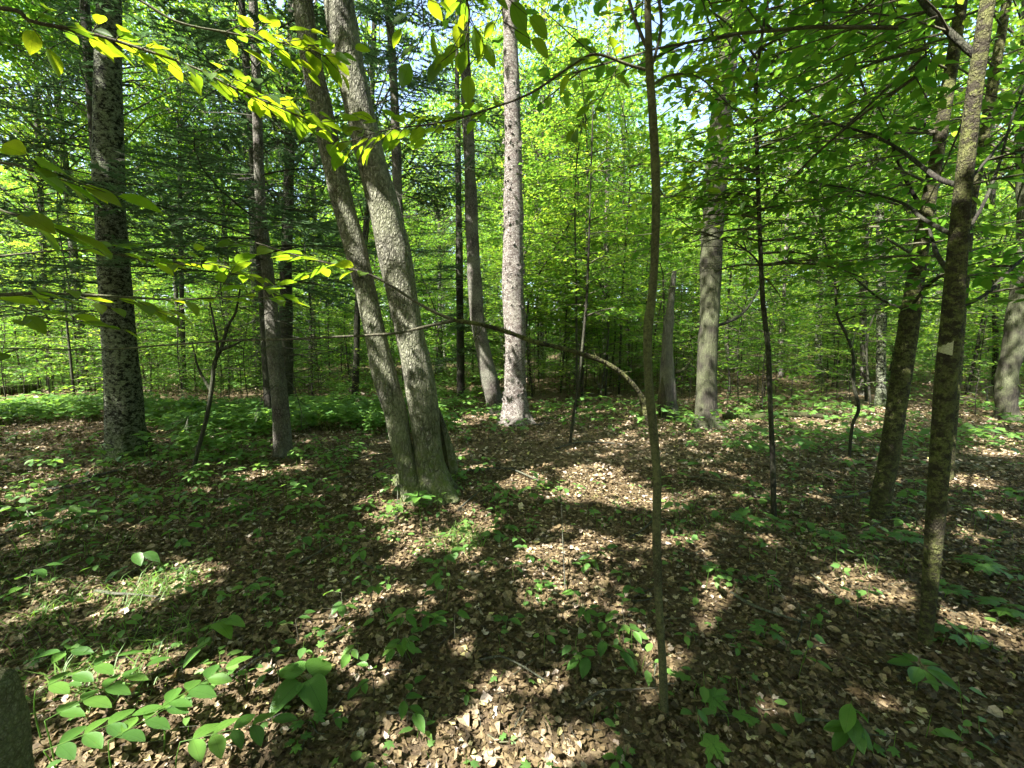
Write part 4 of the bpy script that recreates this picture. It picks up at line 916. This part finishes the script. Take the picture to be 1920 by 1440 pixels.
for x_, y_ in [(-11.5, 13.0), (-14.5, 14.5), (-9.5, 16.0), (-12.5, 19.0), (-16.5, 18.0), (1.2, 17.5), (-.4, 20), (2.6, 21.5), (.6, 24)]: dup(canp[1], (x_, y_, float(gz(x_, y_))), x_ * 2, 1.0)
place(sapl, 295, 9.2, 20, 1.25, .3, cond=lambda x, y: (x > 0 or y > 10.5), smin=.7, smax=1.3)

# far-off woods closing the view
def far_woods():
    mb = MB(); n = 60000; a = rng.uniform(-.2, math.pi + .2, n); r = rng.uniform(34, 60, n); x = r * np.cos(a); y = r * np.sin(a); g = gz(x, y)
    cl = snoise(x, y, f=.15, seed=50); z = g + rng.random(n) ** 1.5 * (15 + 4 * cl)
    P = np.stack([x, y, z], 1); leaves(mb, P, nz(rng.normal(size=(n, 3))), nz(np.array([0, 0, .6]) + rng.normal(0, .6, (n, 3))), rng.uniform(.45, .9, n), .7, T_LO)
    o = link('distant_woods', mb.mesh('distant_woods'), M['leaf']); tag(o, 'far-off mass of woods closing the view', 'woods', kind='stuff')
    # woods behind the camera too
    mb = MB(); n = 16000; a = rng.uniform(math.pi + .2, 2 * math.pi - .2, n); r = rng.uniform(18, 34, n); x = r * np.cos(a); y = r * np.sin(a)
    P = np.stack([x, y, gz(x, y) + rng.random(n) * 13], 1); leaves(mb, P, nz(rng.normal(size=(n, 3))), nz(np.array([0, 0, .6]) + rng.normal(0, .6, (n, 3))), rng.uniform(.4, .8, n), .7, T_LO)
    o = link('woods_behind', mb.mesh('woods_behind'), M['leaf']); tag(o, 'mass of woods behind the viewpoint', 'woods', kind='stuff')
far_woods()

# ------------------------------------------------------------------ forest floor
def in_view(x, y, m=.35): return np.abs(x) < y * 1.28 + m + .6
def scatter(n, y0, y1, power=1.0):
    y = y0 + (y1 - y0) * rng.random(n) ** power; x = rng.uniform(-1, 1, n) * (y * 1.28 + .8); return x, y
def litter():
    mb = MB(); Ts = [curl(T_MID, .8, .5), curl(T_MID, -.7, .9, .5), curl(T_MID, .4, -1.0, 1.0), curl(T_MAPLO, .7, .6, .5), curl(T_MAPLO, -.5, .9, .7), curl(T_MID, 1.2, .6, 1.2), curl(T_MAPLO, .3, -.9, .9)]
    # near: area-weighted
    dark = 1.0
    def batch(n, y0, y1, Ls, Tset, tilt, hmax):
        yy = np.sqrt(rng.uniform((y0 + .6) ** 2, (y1 + .6) ** 2, n)) - .6; x = rng.uniform(-1, 1, n) * (yy * 1.28 + .8); z = gz(x, yy) + rng.random(n) ** 1.5 * hmax + .004
        az = rng.uniform(0, 6.28, n); D = np.stack([np.cos(az), np.sin(az), rng.normal(0, .25, n)], 1); N = np.array([0, 0, 1]) + rng.normal(0, tilt, (n, 3))
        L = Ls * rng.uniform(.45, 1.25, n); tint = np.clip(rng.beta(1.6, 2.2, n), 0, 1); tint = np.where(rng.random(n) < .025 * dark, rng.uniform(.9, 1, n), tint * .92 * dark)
        idx = rng.integers(0, len(Tset), n)
        for k, T in enumerate(Tset):
            s = idx == k; leaves(mb, np.stack([x, yy, z], 1)[s], D[s], N[s], L[s], rng.uniform(.5, .95, s.sum()), T, tint[s])
    lo2 = [curl(T_LO, .8, .8), curl(T_LO, -.8, .5), curl(T_LO, .3, -1.2)]
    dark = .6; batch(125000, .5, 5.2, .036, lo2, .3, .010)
    dark = 1.0; batch(34000, .5, 5, .035, Ts, .5, .024); batch(3500, .5, 5, .065, Ts, .4, .03)
    batch(60000, 4.8, 11, .06, [curl(T_LO, .8, .5), curl(T_LO, -.6, .8), curl(T_MID, .7, .3)], .55, .035)
    batch(16000, 10.5, 26, .14, [curl(T_LO, .8, .5), curl(T_LO, -.6, .8)], .5, .05)
    o = link('leaf_litter', mb.mesh('leaf_litter', smooth=False), M['litter']); tag(o, 'dry brown fallen leaves covering the forest floor', 'leaf litter', kind='stuff')
    mb = MB(); n = 3200; yy = np.sqrt(rng.uniform(1, 64, n)); x = rng.uniform(-1, 1, n) * (yy * 1.28 + .6); az = rng.uniform(0, 6.28, n); l = rng.uniform(.04, .22, n)
    A = np.stack([x, yy, gz(x, yy) + rng.uniform(.008, .04, n)], 1); B = A + np.stack([np.cos(az), np.sin(az), rng.normal(0, .12, n)], 1) * l[:, None]
    segs(mb, A, B, rng.uniform(.001, .0025, n), .0008); o = link('twig_litter', mb.mesh('twig_litter'), M['dead_wood']); tag(o, 'broken bits of twig strewn over the leaf litter', 'twig litter', kind='stuff')
litter()

def undergrowth():
    mb = MB(); st = MB()
    def plants(x, y, hmin, hmax, L, T, W, nl=5):
        n = len(x); g = gz(x, y); h = rng.uniform(hmin, hmax, n); top = np.stack([x, y, g + h], 1) + rng.normal(0, .02, (n, 3)) * [1, 1, 0]
        segs(st, np.stack([x, y, g - .02], 1), top, .0022, .0012)
        a0 = rng.uniform(0, 6.28, n)
        for k in range(nl):
            a = a0 + k * 6.28 / nl + rng.normal(0, .25, n); D = np.stack([np.cos(a), np.sin(a), rng.normal(-.15, .2, n)], 1)
            P = top + nz(D) * rng.uniform(.005, .05, n)[:, None] - np.array([0, 0, 1]) * rng.uniform(0, .05, n)[:, None]
            ok = rng.random(n) < .85; N = np.array([0, 0, 1]) + rng.normal(0, .22, (n, 3)); t = np.clip(rng.normal(.5, .25, n), 0, 1)
            leaves(mb, P[ok], D[ok], N[ok], (L * rng.uniform(.6, 1.2, n))[ok], W, T, t[ok])
    # dense carpet at left and behind
    def cand(n, y0, y1):
        yy = np.sqrt(rng.uniform(y0 ** 2, y1 ** 2, n)); x = rng.uniform(-1, 1, n) * (yy * 1.28 + .6); return x, yy
    x, y = cand(13000, 9, 24); k_ = (snoise(x, y, f=.35, seed=70, oct=2) > .0) & ((y > 15) | (x < -1) | (rng.random(len(x)) < .18)); plants(x[k_], y[k_], .12, .42, .13, T_LO, .75)
    x, y = cand(7500, 12.5, 27); plants(x, y, .5, 1.8, .13, T_LO, .7)
    x, y = cand(9000, 5.4, 10); dn = snoise(x, y, f=.35, seed=70, oct=2)
    p = np.where(x < -.3 * y + 1.2, .95, .13) * (dn > -.4) + .0; s = rng.random(len(x)) < p; plants(x[s], y[s], .12, .42, .13, T_LO, .75)
    x, y = cand(2600, 3.2, 7.2); dn = snoise(x, y, f=.5, seed=71, oct=2); p = np.where(x < -1.2 - .15 * y, .75, .22) * (dn > -.25); s = rng.random(len(x)) < p; plants(x[s], y[s], .06, .25, .085, T_MID, .66)
    x, y = cand(900, 1.0, 4.5); s = rng.random(len(x)) < .35; plants(x[s], y[s], .05, .16, .06, T_MID, .62, 4)
    x, y = cand(600, 1.2, 4.0); dn = snoise(x, y, f=.8, seed=72, oct=2); s = dn > .1; plants(x[s], y[s], .02, .10, .042, T_MAPLE, 1.0, 3)
    o = link('undergrowth', mb.mesh('undergrowth'), M['leaf_low']); tag(o, 'low green seedlings carpeting the forest floor', 'undergrowth', kind='stuff')
    o2 = link('undergrowth_stems', st.mesh('undergrowth_stems'), M['grass']); o2.parent = o
    mb = MB(); P = []
    for px, py, rad, n in [(200, 1165, .45, 420), (60, 1150, .3, 120), (120, 1060, .4, 250), (300, 1105, .25, 180), (860, 1020, .22, 160), (1590, 1040, .35, 120), (250, 1250, .3, 260), (880, 1010, .15, 120), (1330, 985, .3, 110)]:
        c = on_ground(px, py); a = rng.uniform(0, 6.28, n); r = rad * np.sqrt(rng.random(n)); x = c[0] + r * np.cos(a); y = c[1] + r * np.sin(a); P.append(np.stack([x, y, gz(x, y)], 1))
    P = np.concatenate(P); n = len(P); az = rng.uniform(0, 6.28, n); D = np.stack([np.cos(az) * .7, np.sin(az) * .7, rng.uniform(.3, 1.1, n)], 1)
    T_G = (np.array([(0, .5, 0), (0, -.5, 0), (.5, .4, .0), (.5, -.4, .0), (1, 0, -.35)]), np.array([(0, 1, 3), (0, 3, 2), (2, 3, 4)]))
    leaves(mb, P, D, nz(np.cross(np.cross(D, [0, 0, 1]), D)), rng.uniform(.06, .17, n), .035, T_G)
    o = link('grass', mb.mesh('grass'), M['grass']); tag(o, 'thin grass tufts growing through the fallen leaves', 'grass', kind='stuff')
undergrowth()

# ------------------------------------------------------------------ individual foreground plants
def plant(kind, px, py, label, n=6, L=.09, h=.14, name='seedling', leaf='beechlow', cat='seedling', spread=1.0, az=None, group=None, tilt=.18, seed=0):
    rs = np.random.default_rng(seed + int(px * 7 + py)); top = on_ground(px, py + 0); # foliage centre stands h above ground: slide towards the camera
    d = nz(top - np.array([0, 0, EYE])); k = h / max(-d[2], .15); b_ = top - d * k; b_[2] = gz(b_[0], b_[1])
    root = thing(name, b_, label, cat, group); mb = MB(); tp = b_ + [rs.normal(0, .015), rs.normal(0, .015), h]
    tube(mb, [b_ - [0, 0, .02], (b_ + tp) / 2 + rs.normal(0, .008, 3), tp], [.003, .0025, .0015], ns=5, rings=8)
    lv = []
    if kind == 'whorl':
        for q in range(n):
            a = (az or 0) + q * 6.283 / n + rs.normal(0, .12); D = np.array([math.cos(a), math.sin(a), rs.normal(-.1, .1)]); lv.append((tp + D * L * .18, D, np.array([0, 0, 1]) + rs.normal(0, tilt, 3), L * rs.uniform(.8, 1.15)))
    elif kind == 'twig':
        na = 2 if n > 6 else 1
        for b2 in range(na + 1):
            a = (az if az is not None else rs.uniform(0, 6.28)) + b2 * 2.1; tdir = np.array([math.cos(a), math.sin(a), rs.uniform(-.05, .3)]); m = max(2, n // (na + 1)); ln = L * .55 * m * .8
            segs(mb, [tp - [0, 0, h * .25 * b2]], [tp + tdir * ln - [0, 0, h * .25 * b2]], .0016, .0008); sd = np.array([-tdir[1], tdir[0], 0])
            for q in range(m):
                s_ = (q + .5) / m * ln; an = (1 if q % 2 else -1) * rs.uniform(.5, 1.0) * (q < m - 1); D = tdir * math.cos(an) + sd * math.sin(an) + np.array([0, 0, -.25]) + rs.normal(0, .08, 3)
                lv.append((tp + tdir * s_ - [0, 0, h * .25 * b2], D, np.array([0, 0, 1]) + rs.normal(0, tilt, 3), L * rs.uniform(.7, 1.15)))
    elif kind == 'pinnate':
        a = az or 0; tdir = np.array([math.cos(a), math.sin(a), .05]); sd = np.array([-tdir[1], tdir[0], 0]); ln = L * .62 * n / 2; segs(mb, [tp], [tp + tdir * ln], .002, .001)
        for q in range(n):
            s_ = (q // 2 + .6) / (n / 2) * ln; an = (1 if q % 2 else -1) * .95 if q < n - 1 else 0; D = tdir * math.cos(an) + sd * math.sin(an) + np.array([0, 0, -.12]); lv.append((tp + tdir * s_, D, np.array([0, 0, 1]) + rs.normal(0, tilt * .7, 3), L * rs.uniform(.85, 1.1)))
    elif kind == 'drop':
        for q in range(n):
            a = rs.uniform(0, 6.28); D = np.array([math.cos(a), math.sin(a), -.6]); lv.append((tp - [0, 0, h * .5 * q / n], D, np.array([0, 0, 1]) + rs.normal(0, .2, 3), L * rs.uniform(.7, 1.1)))
    part('stem', mb, M['grass'] if kind != 'twig' else M['bark_twig'], root)
    for P, D, N, l in lv: leaf_obj(leaf, P, D, N, l, root, root)
    return root
plant('whorl', 1722, 1250, 'seedling with a ring of eight broad leaves at the foot of the paint-marked trunk', 8, .115, .12, leaf='ash', az=.4)
plant('whorl', 575, 1272, 'low plant of four big heart-shaped leaves', 4, .14, .08, leaf='heart', az=4.2)
plant('whorl', 1305, 1290, 'large single maple leaf seedling at the foot of the front sapling', 2, .12, .08, leaf='maple', az=2.2)
plant('whorl', 1366, 1338, 'one maple leaf seedling right of its larger neighbour', 1, .10, .07, leaf='maple', az=-.3)
plant('whorl', 1325, 1372, 'lowest of the maple seedlings near the front sapling', 1, .12, .07, leaf='maple', az=-1.4)
plant('whorl', 558, 1392, 'small bright maple seedling, nearest of the pair at the bottom', 3, .05, .05, leaf='maple', az=1)
plant('whorl', 592, 1348, 'small bright maple seedling behind its twin at the bottom', 2, .06, .05, leaf='maple', az=.6)
plant('whorl', 1435, 1180, 'cluster of maple seedling leaves in shade on the right litter', 4, .085, .08, leaf='maple', az=.2)
plant('whorl', 590, 1183, 'tiny maple seedling left of the sunlit stick', 3, .05, .05, leaf='maple', az=2)
plant('twig', 390, 1170, 'drooping broad-leaved seedling beside the dark stick at left', 8, .10, .16, leaf='heart', az=0.1)
plant('twig', 560, 1165, 'small seedling right of the drooping broad-leaved one', 5, .07, .12, az=1.0)
plant('twig', 670, 1195, 'beech seedling, lowest of the central left clump', 6, .08, .12, az=2.6)
plant('twig', 745, 1150, 'taller beech seedling crowning the central left clump', 11, .075, .22, az=.3)
plant('twig', 790, 1120, 'beech seedling on the right of the central left clump', 9, .08, .2, az=1.5)
plant('twig', 700, 1105, 'beech seedling on the back left of the central clump', 8, .075, .2, az=3.3)
plant('twig', 820, 1065, 'broad-leaved seedling in front of the sunlit litter', 8, .10, .18, az=.5, leaf='beechlow')
plant('twig', 765, 1185, 'beech seedling in front of the central left clump', 7, .08, .14, az=5.3)
plant('twig', 700, 1270, 'seedling with notched leaves below the central clump', 6, .07, .10, az=2.2)
plant('twig', 762, 1322, 'three-leaved seedling standing alone at lower centre', 6, .085, .09, leaf='beechlow', az=5.4)
plant('twig', 950, 1168, 'small seedling between the two beech clumps', 5, .065, .08, az=.4)
plant('twig', 1130, 1195, 'beech seedling with the largest leaves left of the front sapling', 9, .095, .15, az=5.5)
plant('twig', 1170, 1140, 'bushy beech seedling close left of the front sapling', 10, .07, .2, az=1.1)
plant('twig', 1085, 1130, 'beech seedling at the left of the right clump', 7, .075, .16, az=2.7)
plant('twig', 1210, 1150, 'little beech seedling touching the front sapling', 5, .065, .14, az=.3)
plant('twig', 905, 1062, 'pair-leaved seedling beside the sunlit litter patch', 5, .06, .12, az=.8)
plant('twig', 985, 1035, 'thin seedling above the sunlit litter patch', 5, .06, .14, az=2.9)
plant('pinnate', 300, 1335, 'sunlit compound leaf with broad oval leaflets, bottom left', 7, .105, .16, leaf='ash', az=1.0)
plant('pinnate', 330, 1400, 'long compound leaf lying over the bottom edge', 9, .10, .15, leaf='ash', az=.25)
plant('pinnate', 210, 1390, 'compound leaf between the stump and the long bottom one', 7, .10, .14, leaf='ash', az=.9)
plant('pinnate', 95, 1345, 'crowded compound leaf right beside the mossy stump', 9, .10, .17, leaf='ash', az=1.0)
plant('pinnate', 70, 1300, 'compound leaf rising above the mossy stump', 7, .10, .2, leaf='ash', az=.8)
plant('pinnate', 110, 1395, 'lowest compound leaf near the mossy stump', 7, .10, .14, leaf='ash', az=.6)
plant('drop', 1600, 1335, 'upright herb with narrow hanging leaves at lower right', 11, .10, .24, leaf='ash', cat='plant')
plant('drop', 600, 1000, 'dark-leaved sprig in shade left of centre', 7, .09, .2, leaf='beechlow')
plant('twig', 480, 965, 'dark seedling behind the long fallen twig', 8, .09, .2, az=1)
plant('twig', 570, 1010, 'broad seedling below the long fallen twig', 8, .09, .18, az=.2)
plant('whorl', 790, 905, 'leafy sprout growing against the twin-stemmed base', 7, .13, .32, leaf='beechlow', az=.3)
plant('twig', 745, 930, 'small sunlit sprout left of the twin-stemmed base', 6, .08, .14, az=2.5)
plant('twig', 1265, 885, 'bright sprout right behind the front sapling', 6, .12, .14, az=.4)
plant('whorl', 1395, 975, 'flat maple seedling left of the very thin sapling foot', 6, .12, .12, leaf='maple', az=.3)
plant('whorl', 1455, 985, 'flat maple seedling right of the very thin sapling foot', 5, .12, .11, leaf='maple', az=1.1)
plant('whorl', 1700, 1012, 'broad-leaved seedling between the leaning stem and paint-marked trunk', 6, .12, .1, leaf='maple', az=0)
plant('whorl', 1560, 1010, 'low maple seedling left of the leaning stem foot', 5, .09, .08, leaf='maple', az=.5)
plant('whorl', 1830, 1050, 'flat green seedling right of the paint-marked trunk', 7, .12, .08, leaf='maple', az=.5)
plant('whorl', 1770, 1110, 'half-sunlit maple leaves tucked behind the paint-marked trunk', 5, .10, .08, leaf='maple', az=.2)
plant('whorl', 1810, 1195, 'low maple seedling right of the paint-marked trunk foot', 4, .10, .06, leaf='maple', az=.9)
plant('twig', 1400, 1075, 'tiny dark seedling on the open litter', 4, .06, .08, az=3)
plant('whorl', 1160, 1430, 'oval-leaved sprout at the bottom edge below the front sapling', 4, .06, .06, leaf='ash', az=1.2)
plant('drop', 1040, 1435, 'bright leaf tips poking up at the bottom edge', 3, .08, .2, leaf='ash')
plant('twig', 640, 1340, 'tiny seedling left of the lone three-leaved one', 3, .045, .05, az=0)
plant('whorl', 1385, 1215, 'tiny three-leaved sprout on brown litter at right', 3, .045, .04, leaf='ash', az=0)
plant('twig', 1320, 850, 'leafy shoot at the foot of the furrowed trunk', 9, .14, .3, az=.5)
plant('whorl', 830, 870, 'low blue-green plant right of the hollow base', 6, .14, .12, leaf='beechlow', az=.1)
plant('whorl', 130, 1215, 'shaded leaves at the left edge above the stump', 4, .10, .1, leaf='beechlow', az=.4)
plant('twig', 75, 960, 'sunlit seedling at the left edge', 8, .11, .16, leaf='beechlow', az=.3)

for px, py, kd, n, L, lf, az_, lab in [
    (455, 1110, 'twig', 6, .075, 'beechlow', .4, 'shaded seedling above the drooping broad-leaved one'), (520, 1225, 'twig', 5, .06, 'beechlow', 2.0, 'little seedling above the four big heart-shaped leaves'),
    (640, 1120, 'twig', 7, .075, 'beechlow', 3.0, 'seedling at the far left of the central clump'), (850, 1140, 'twig', 6, .07, 'beechlow', .9, 'seedling on dark litter between the two beech clumps'),
    (1015, 1105, 'whorl', 4, .06, 'maple', 1.0, 'small maple seedling in the brightest litter patch'), (1180, 1085, 'twig', 7, .075, 'beechlow', 2.4, 'seedling behind the right hand beech clump'),
    (1120, 1030, 'twig', 6, .07, 'beechlow', .2, 'seedling on the sunlit litter left of the front sapling'), (940, 960, 'twig', 7, .09, 'beechlow', 1.9, 'green seedling behind the brightest litter patch'),
    (700, 1010, 'twig', 6, .09, 'beechlow', 2.2, 'seedling in front of the twin-stemmed base, left'), (860, 1000, 'twig', 6, .08, 'beechlow', .7, 'seedling in front of the twin-stemmed base, right'),
    (1330, 1060, 'whorl', 5, .07, 'maple', 2.0, 'maple seedling on open litter right of the front sapling'), (1520, 1160, 'whorl', 3, .06, 'maple', .4, 'tiny maple seedling beside the long dark twig'),
    (1640, 1010, 'whorl', 5, .09, 'maple', 1.4, 'low maple seedling at the leaning stem foot'), (1880, 1130, 'whorl', 6, .11, 'maple', 0.3, 'flat maple seedling at the right edge'),
    (250, 1040, 'twig', 8, .10, 'beechlow', .1, 'dark broad seedling on the shaded left litter'), (160, 1010, 'twig', 8, .10, 'beechlow', 2.1, 'sunlit seedling behind the left grass'),
    (350, 985, 'twig', 7, .10, 'beechlow', 1.1, 'seedling below the crooked forked sapling'), (60, 1075, 'twig', 7, .09, 'beechlow', .7, 'seedling at the left edge above the grass'),
    (660, 955, 'twig', 7, .09, 'beechlow', 1.5, 'sunlit seedling left of the twin-stemmed base, lower'), (450, 1250, 'whorl', 3, .05, 'maple', .5, 'tiny maple seedling left of the heart-shaped leaves'),
    (870, 1300, 'whorl', 3, .04, 'ash', .5, 'tiny oval-leaved sprout at lower centre'), (1450, 1090, 'whorl', 3, .05, 'ash', 1.5, 'tiny oval-leaved sprout below the very thin sapling'),
    (1290, 1200, 'whorl', 3, .05, 'ash', 2.5, 'tiny oval-leaved sprout right of the front sapling'), (1000, 910, 'twig', 8, .12, 'beechlow', 1.0, 'leafy seedling in the middle distance below the white birch')]:
    plant(kd, px, py, lab, n, L, .16 if kd == 'twig' else .07, leaf=lf, az=az_)
# ------------------------------------------------------------------ fallen sticks, logs
def stick(pts, r, label, name='fallen_stick', lift=.02, mat='dead_wood', cat='stick', up=None, group=None):
    P = np.array([on_ground(px, py) for px, py in pts]); P[:, 2] += lift
    if up: 
        for i, u in enumerate(up): P[i, 2] += u
    mb = MB(); tube(mb, P, np.linspace(r, r * .5, len(P)), ns=7, rings=len(P) * 6, rough=.14, rf=18, seed=int(pts[0][0])); o = link(name, mb.mesh(name, P[0]), M[mat], loc=P[0]); return tag(o, label, cat, group)
stick([(505, 960), (540, 985), (565, 990)], .009, 'pale bent stick left of the twin-stemmed tree')
stick([(655, 1040), (690, 1070), (720, 1090), (725, 1105)], .012, 'weathered curved stick in front of the twin-stemmed tree')
stick([(330, 1075), (380, 1055)], .008, 'short sunlit stick on the left litter')
stick([(250, 1200), (300, 1192), (345, 1185), (375, 1175)], .017, 'thick dark rotten stick beside the drooping seedling', mat='rotten_wood')
stick([(640, 1185), (625, 1195), (600, 1215)], .012, 'sunlit pale stick in the centre left litter')
stick([(1493, 1215), (1502, 1190), (1498, 1160), (1483, 1130)], .004, 'thin curved pale twig on the right litter', up=[0, .03, .04, .02])
stick([(690, 900), (740, 880), (760, 850)], .010, 'dead twig leaning by the left side of the twin base', up=[0, .1, .25])
stick([(742, 985), (746, 940), (738, 880)], .005, 'upright dead twig in front of the twin base', up=[0, .1, .25])
stick([(905, 925), (890, 880), (872, 830)], .006, 'thin upright dead twig right of the twin base', up=[0, .0, .1])
stick([(860, 960), (880, 945), (900, 925)], .012, 'pale stick lying right of the twin base')
stick([(850, 945), (856, 900), (866, 870)], .005, 'slanted dead twig near the hollow', up=[0, .1, .2])
stick([(150, 905), (220, 890), (300, 870), (350, 845)], .015, 'long fallen branch left of the crooked sapling')
stick([(80, 925), (150, 912), (185, 900)], .02, 'pale fallen branch on the sunlit left ground')
stick([(520, 870), (535, 880), (560, 862)], .012, 'broken twig at the foot of the slim conifer')
stick([(1060, 1120), (1055, 1050), (1052, 1000), (1048, 975)], .004, 'upright pale dead stem in the sunlit litter', up=[0, .10, .22, .3], cat='twig', name='dead_stem')
stick([(1100, 1000), (1060, 1000)], .003, 'short side twig by the pale dead stem', cat='twig', up=[.2, .2])
stick([(1520, 1085), (1560, 1120), (1605, 1160)], .005, 'long thin dark twig on the right litter', mat='bark_twig')
stick([(1320, 970), (1335, 1000)], .004, 'small white twig left of the thin sapling')
stick([(1630, 995), (1660, 980), (1690, 970)], .009, 'thin stick lying by the leaning stem foot', mat='bark_twig')
stick([(1730, 935), (1765, 905), (1790, 900)], .008, 'forked pale stick behind the paint-marked trunk')
stick([(1850, 770), (1849, 750)], .02, 'short bleached stake standing near the right edge', up=[0, .32])
stick([(60, 1000), (50, 960), (47, 925)], .005, 'upright dead stem at the left edge', up=[0, .05, .15], cat='twig', name='dead_stem')
stick([(1230, 1250), (1226, 1292), (1235, 1320)], .003, 'tiny white twig at the foot of the front sapling')
stick([(1000, 1250), (960, 1275)], .0035, 'fine twig on the lower centre litter', mat='bark_twig')
stick([(985, 1345), (965, 1375)], .003, 'fine sunlit twig near the bottom patch')
stick([(1440, 1300), (1455, 1350)], .003, 'thin dark twig by the maple seedlings', mat='bark_twig')
stick([(1355, 785), (1420, 788), (1500, 784), (1570, 790)], .09, 'dark rotten log lying behind the thin sapling', name='fallen_log', cat='log', lift=.05, mat='rotten_wood')
stick([(-60, 745), (10, 742), (70, 735)], .30, 'mossy dark log mound at the left edge', name='fallen_log', cat='log', lift=.1, mat='rotten_wood')
stick([(1000, 800), (1060, 790), (1110, 770)], .02, 'fallen grey branch right of the white birch')
stick([(1075, 800), (1082, 760), (1084, 725)], .02, 'bleached broken stub standing right of the white birch', up=[0, .15, .3], cat='snag', name='broken_stub')
stick([(560, 920), (640, 900), (700, 890)], .008, 'fallen twig between conifer and twin stems')
stick([(1840, 905), (1890, 890)], .01, 'pale twig at the right edge')
for k_, (px, py, a_, l_, r_b) in enumerate([(330, 940, .1, 150, .012), (560, 1060, -.35, 120, .010), (880, 880, .25, 140, .014), (1040, 845, -.1, 150, .014), (1290, 905, .15, 130, .012), (1370, 1130, .5, 150, .009),
        (1560, 940, -.2, 110, .012), (1690, 870, .1, 130, .014), (420, 1290, -.5, 140, .008), (900, 1250, .35, 130, .006), (1080, 1340, -.3, 160, .006), (1500, 1370, .25, 170, .006), (180, 1120, .2, 120, .009), (620, 870, -.1, 120, .014), (1180, 1010, -.4, 90, .008)]):
    p_ = [(px + l_ * f_ * math.cos(a_), py + l_ * f_ * math.sin(a_) * .8 + 7 * math.sin(f_ * 5 + k_)) for f_ in (0, .3, .6, 1)]
    stick(p_, r_b, ['bent grey branch', 'dark fallen branch', 'pale dry branch'][k_ % 3] + ' on the litter ' + ['left of the slim conifer', 'in front of the twin-stemmed tree at left', 'right of the twin-stemmed tree', 'below the white birch', 'right behind the front sapling', 'right of the front sapling',
          'left of the leaning mossy stem', 'behind the leaning mossy stem', 'beside the heart-shaped leaves', 'at lower centre', 'at the bottom left of the front sapling', 'at the bottom right', 'in the left grass', 'between conifer and twin stems', 'behind the right beech clump'][k_],
          name='fallen_branch', cat='branch', mat='bark_twig' if k_ % 3 == 1 else 'dead_wood', up=[0, .02, .03, .01])
for i in range(80):
    px, py = random.uniform(40, 1880), random.uniform(860, 1420); a = random.uniform(-.6, .6); l = random.uniform(25, 80)
    stick([(px, py), (px + l * .5 * math.cos(a), py + l * .3 * math.sin(a) + random.uniform(-5, 5)), (px + l * math.cos(a), py + l * .6 * math.sin(a))], random.uniform(.0025, .006), 'small fallen twig lying loose on the leaf litter',
          name='fallen_twig', mat=random.choice(['dead_wood', 'bark_twig']), cat='twig', group='loose twigs on the litter')
print('verts', sum(len(m.vertices) for m in bpy.data.meshes), 'tris', sum(len(m.loops) - 2 * len(m.polygons) for m in bpy.data.meshes), 'objs', len(SC.objects))
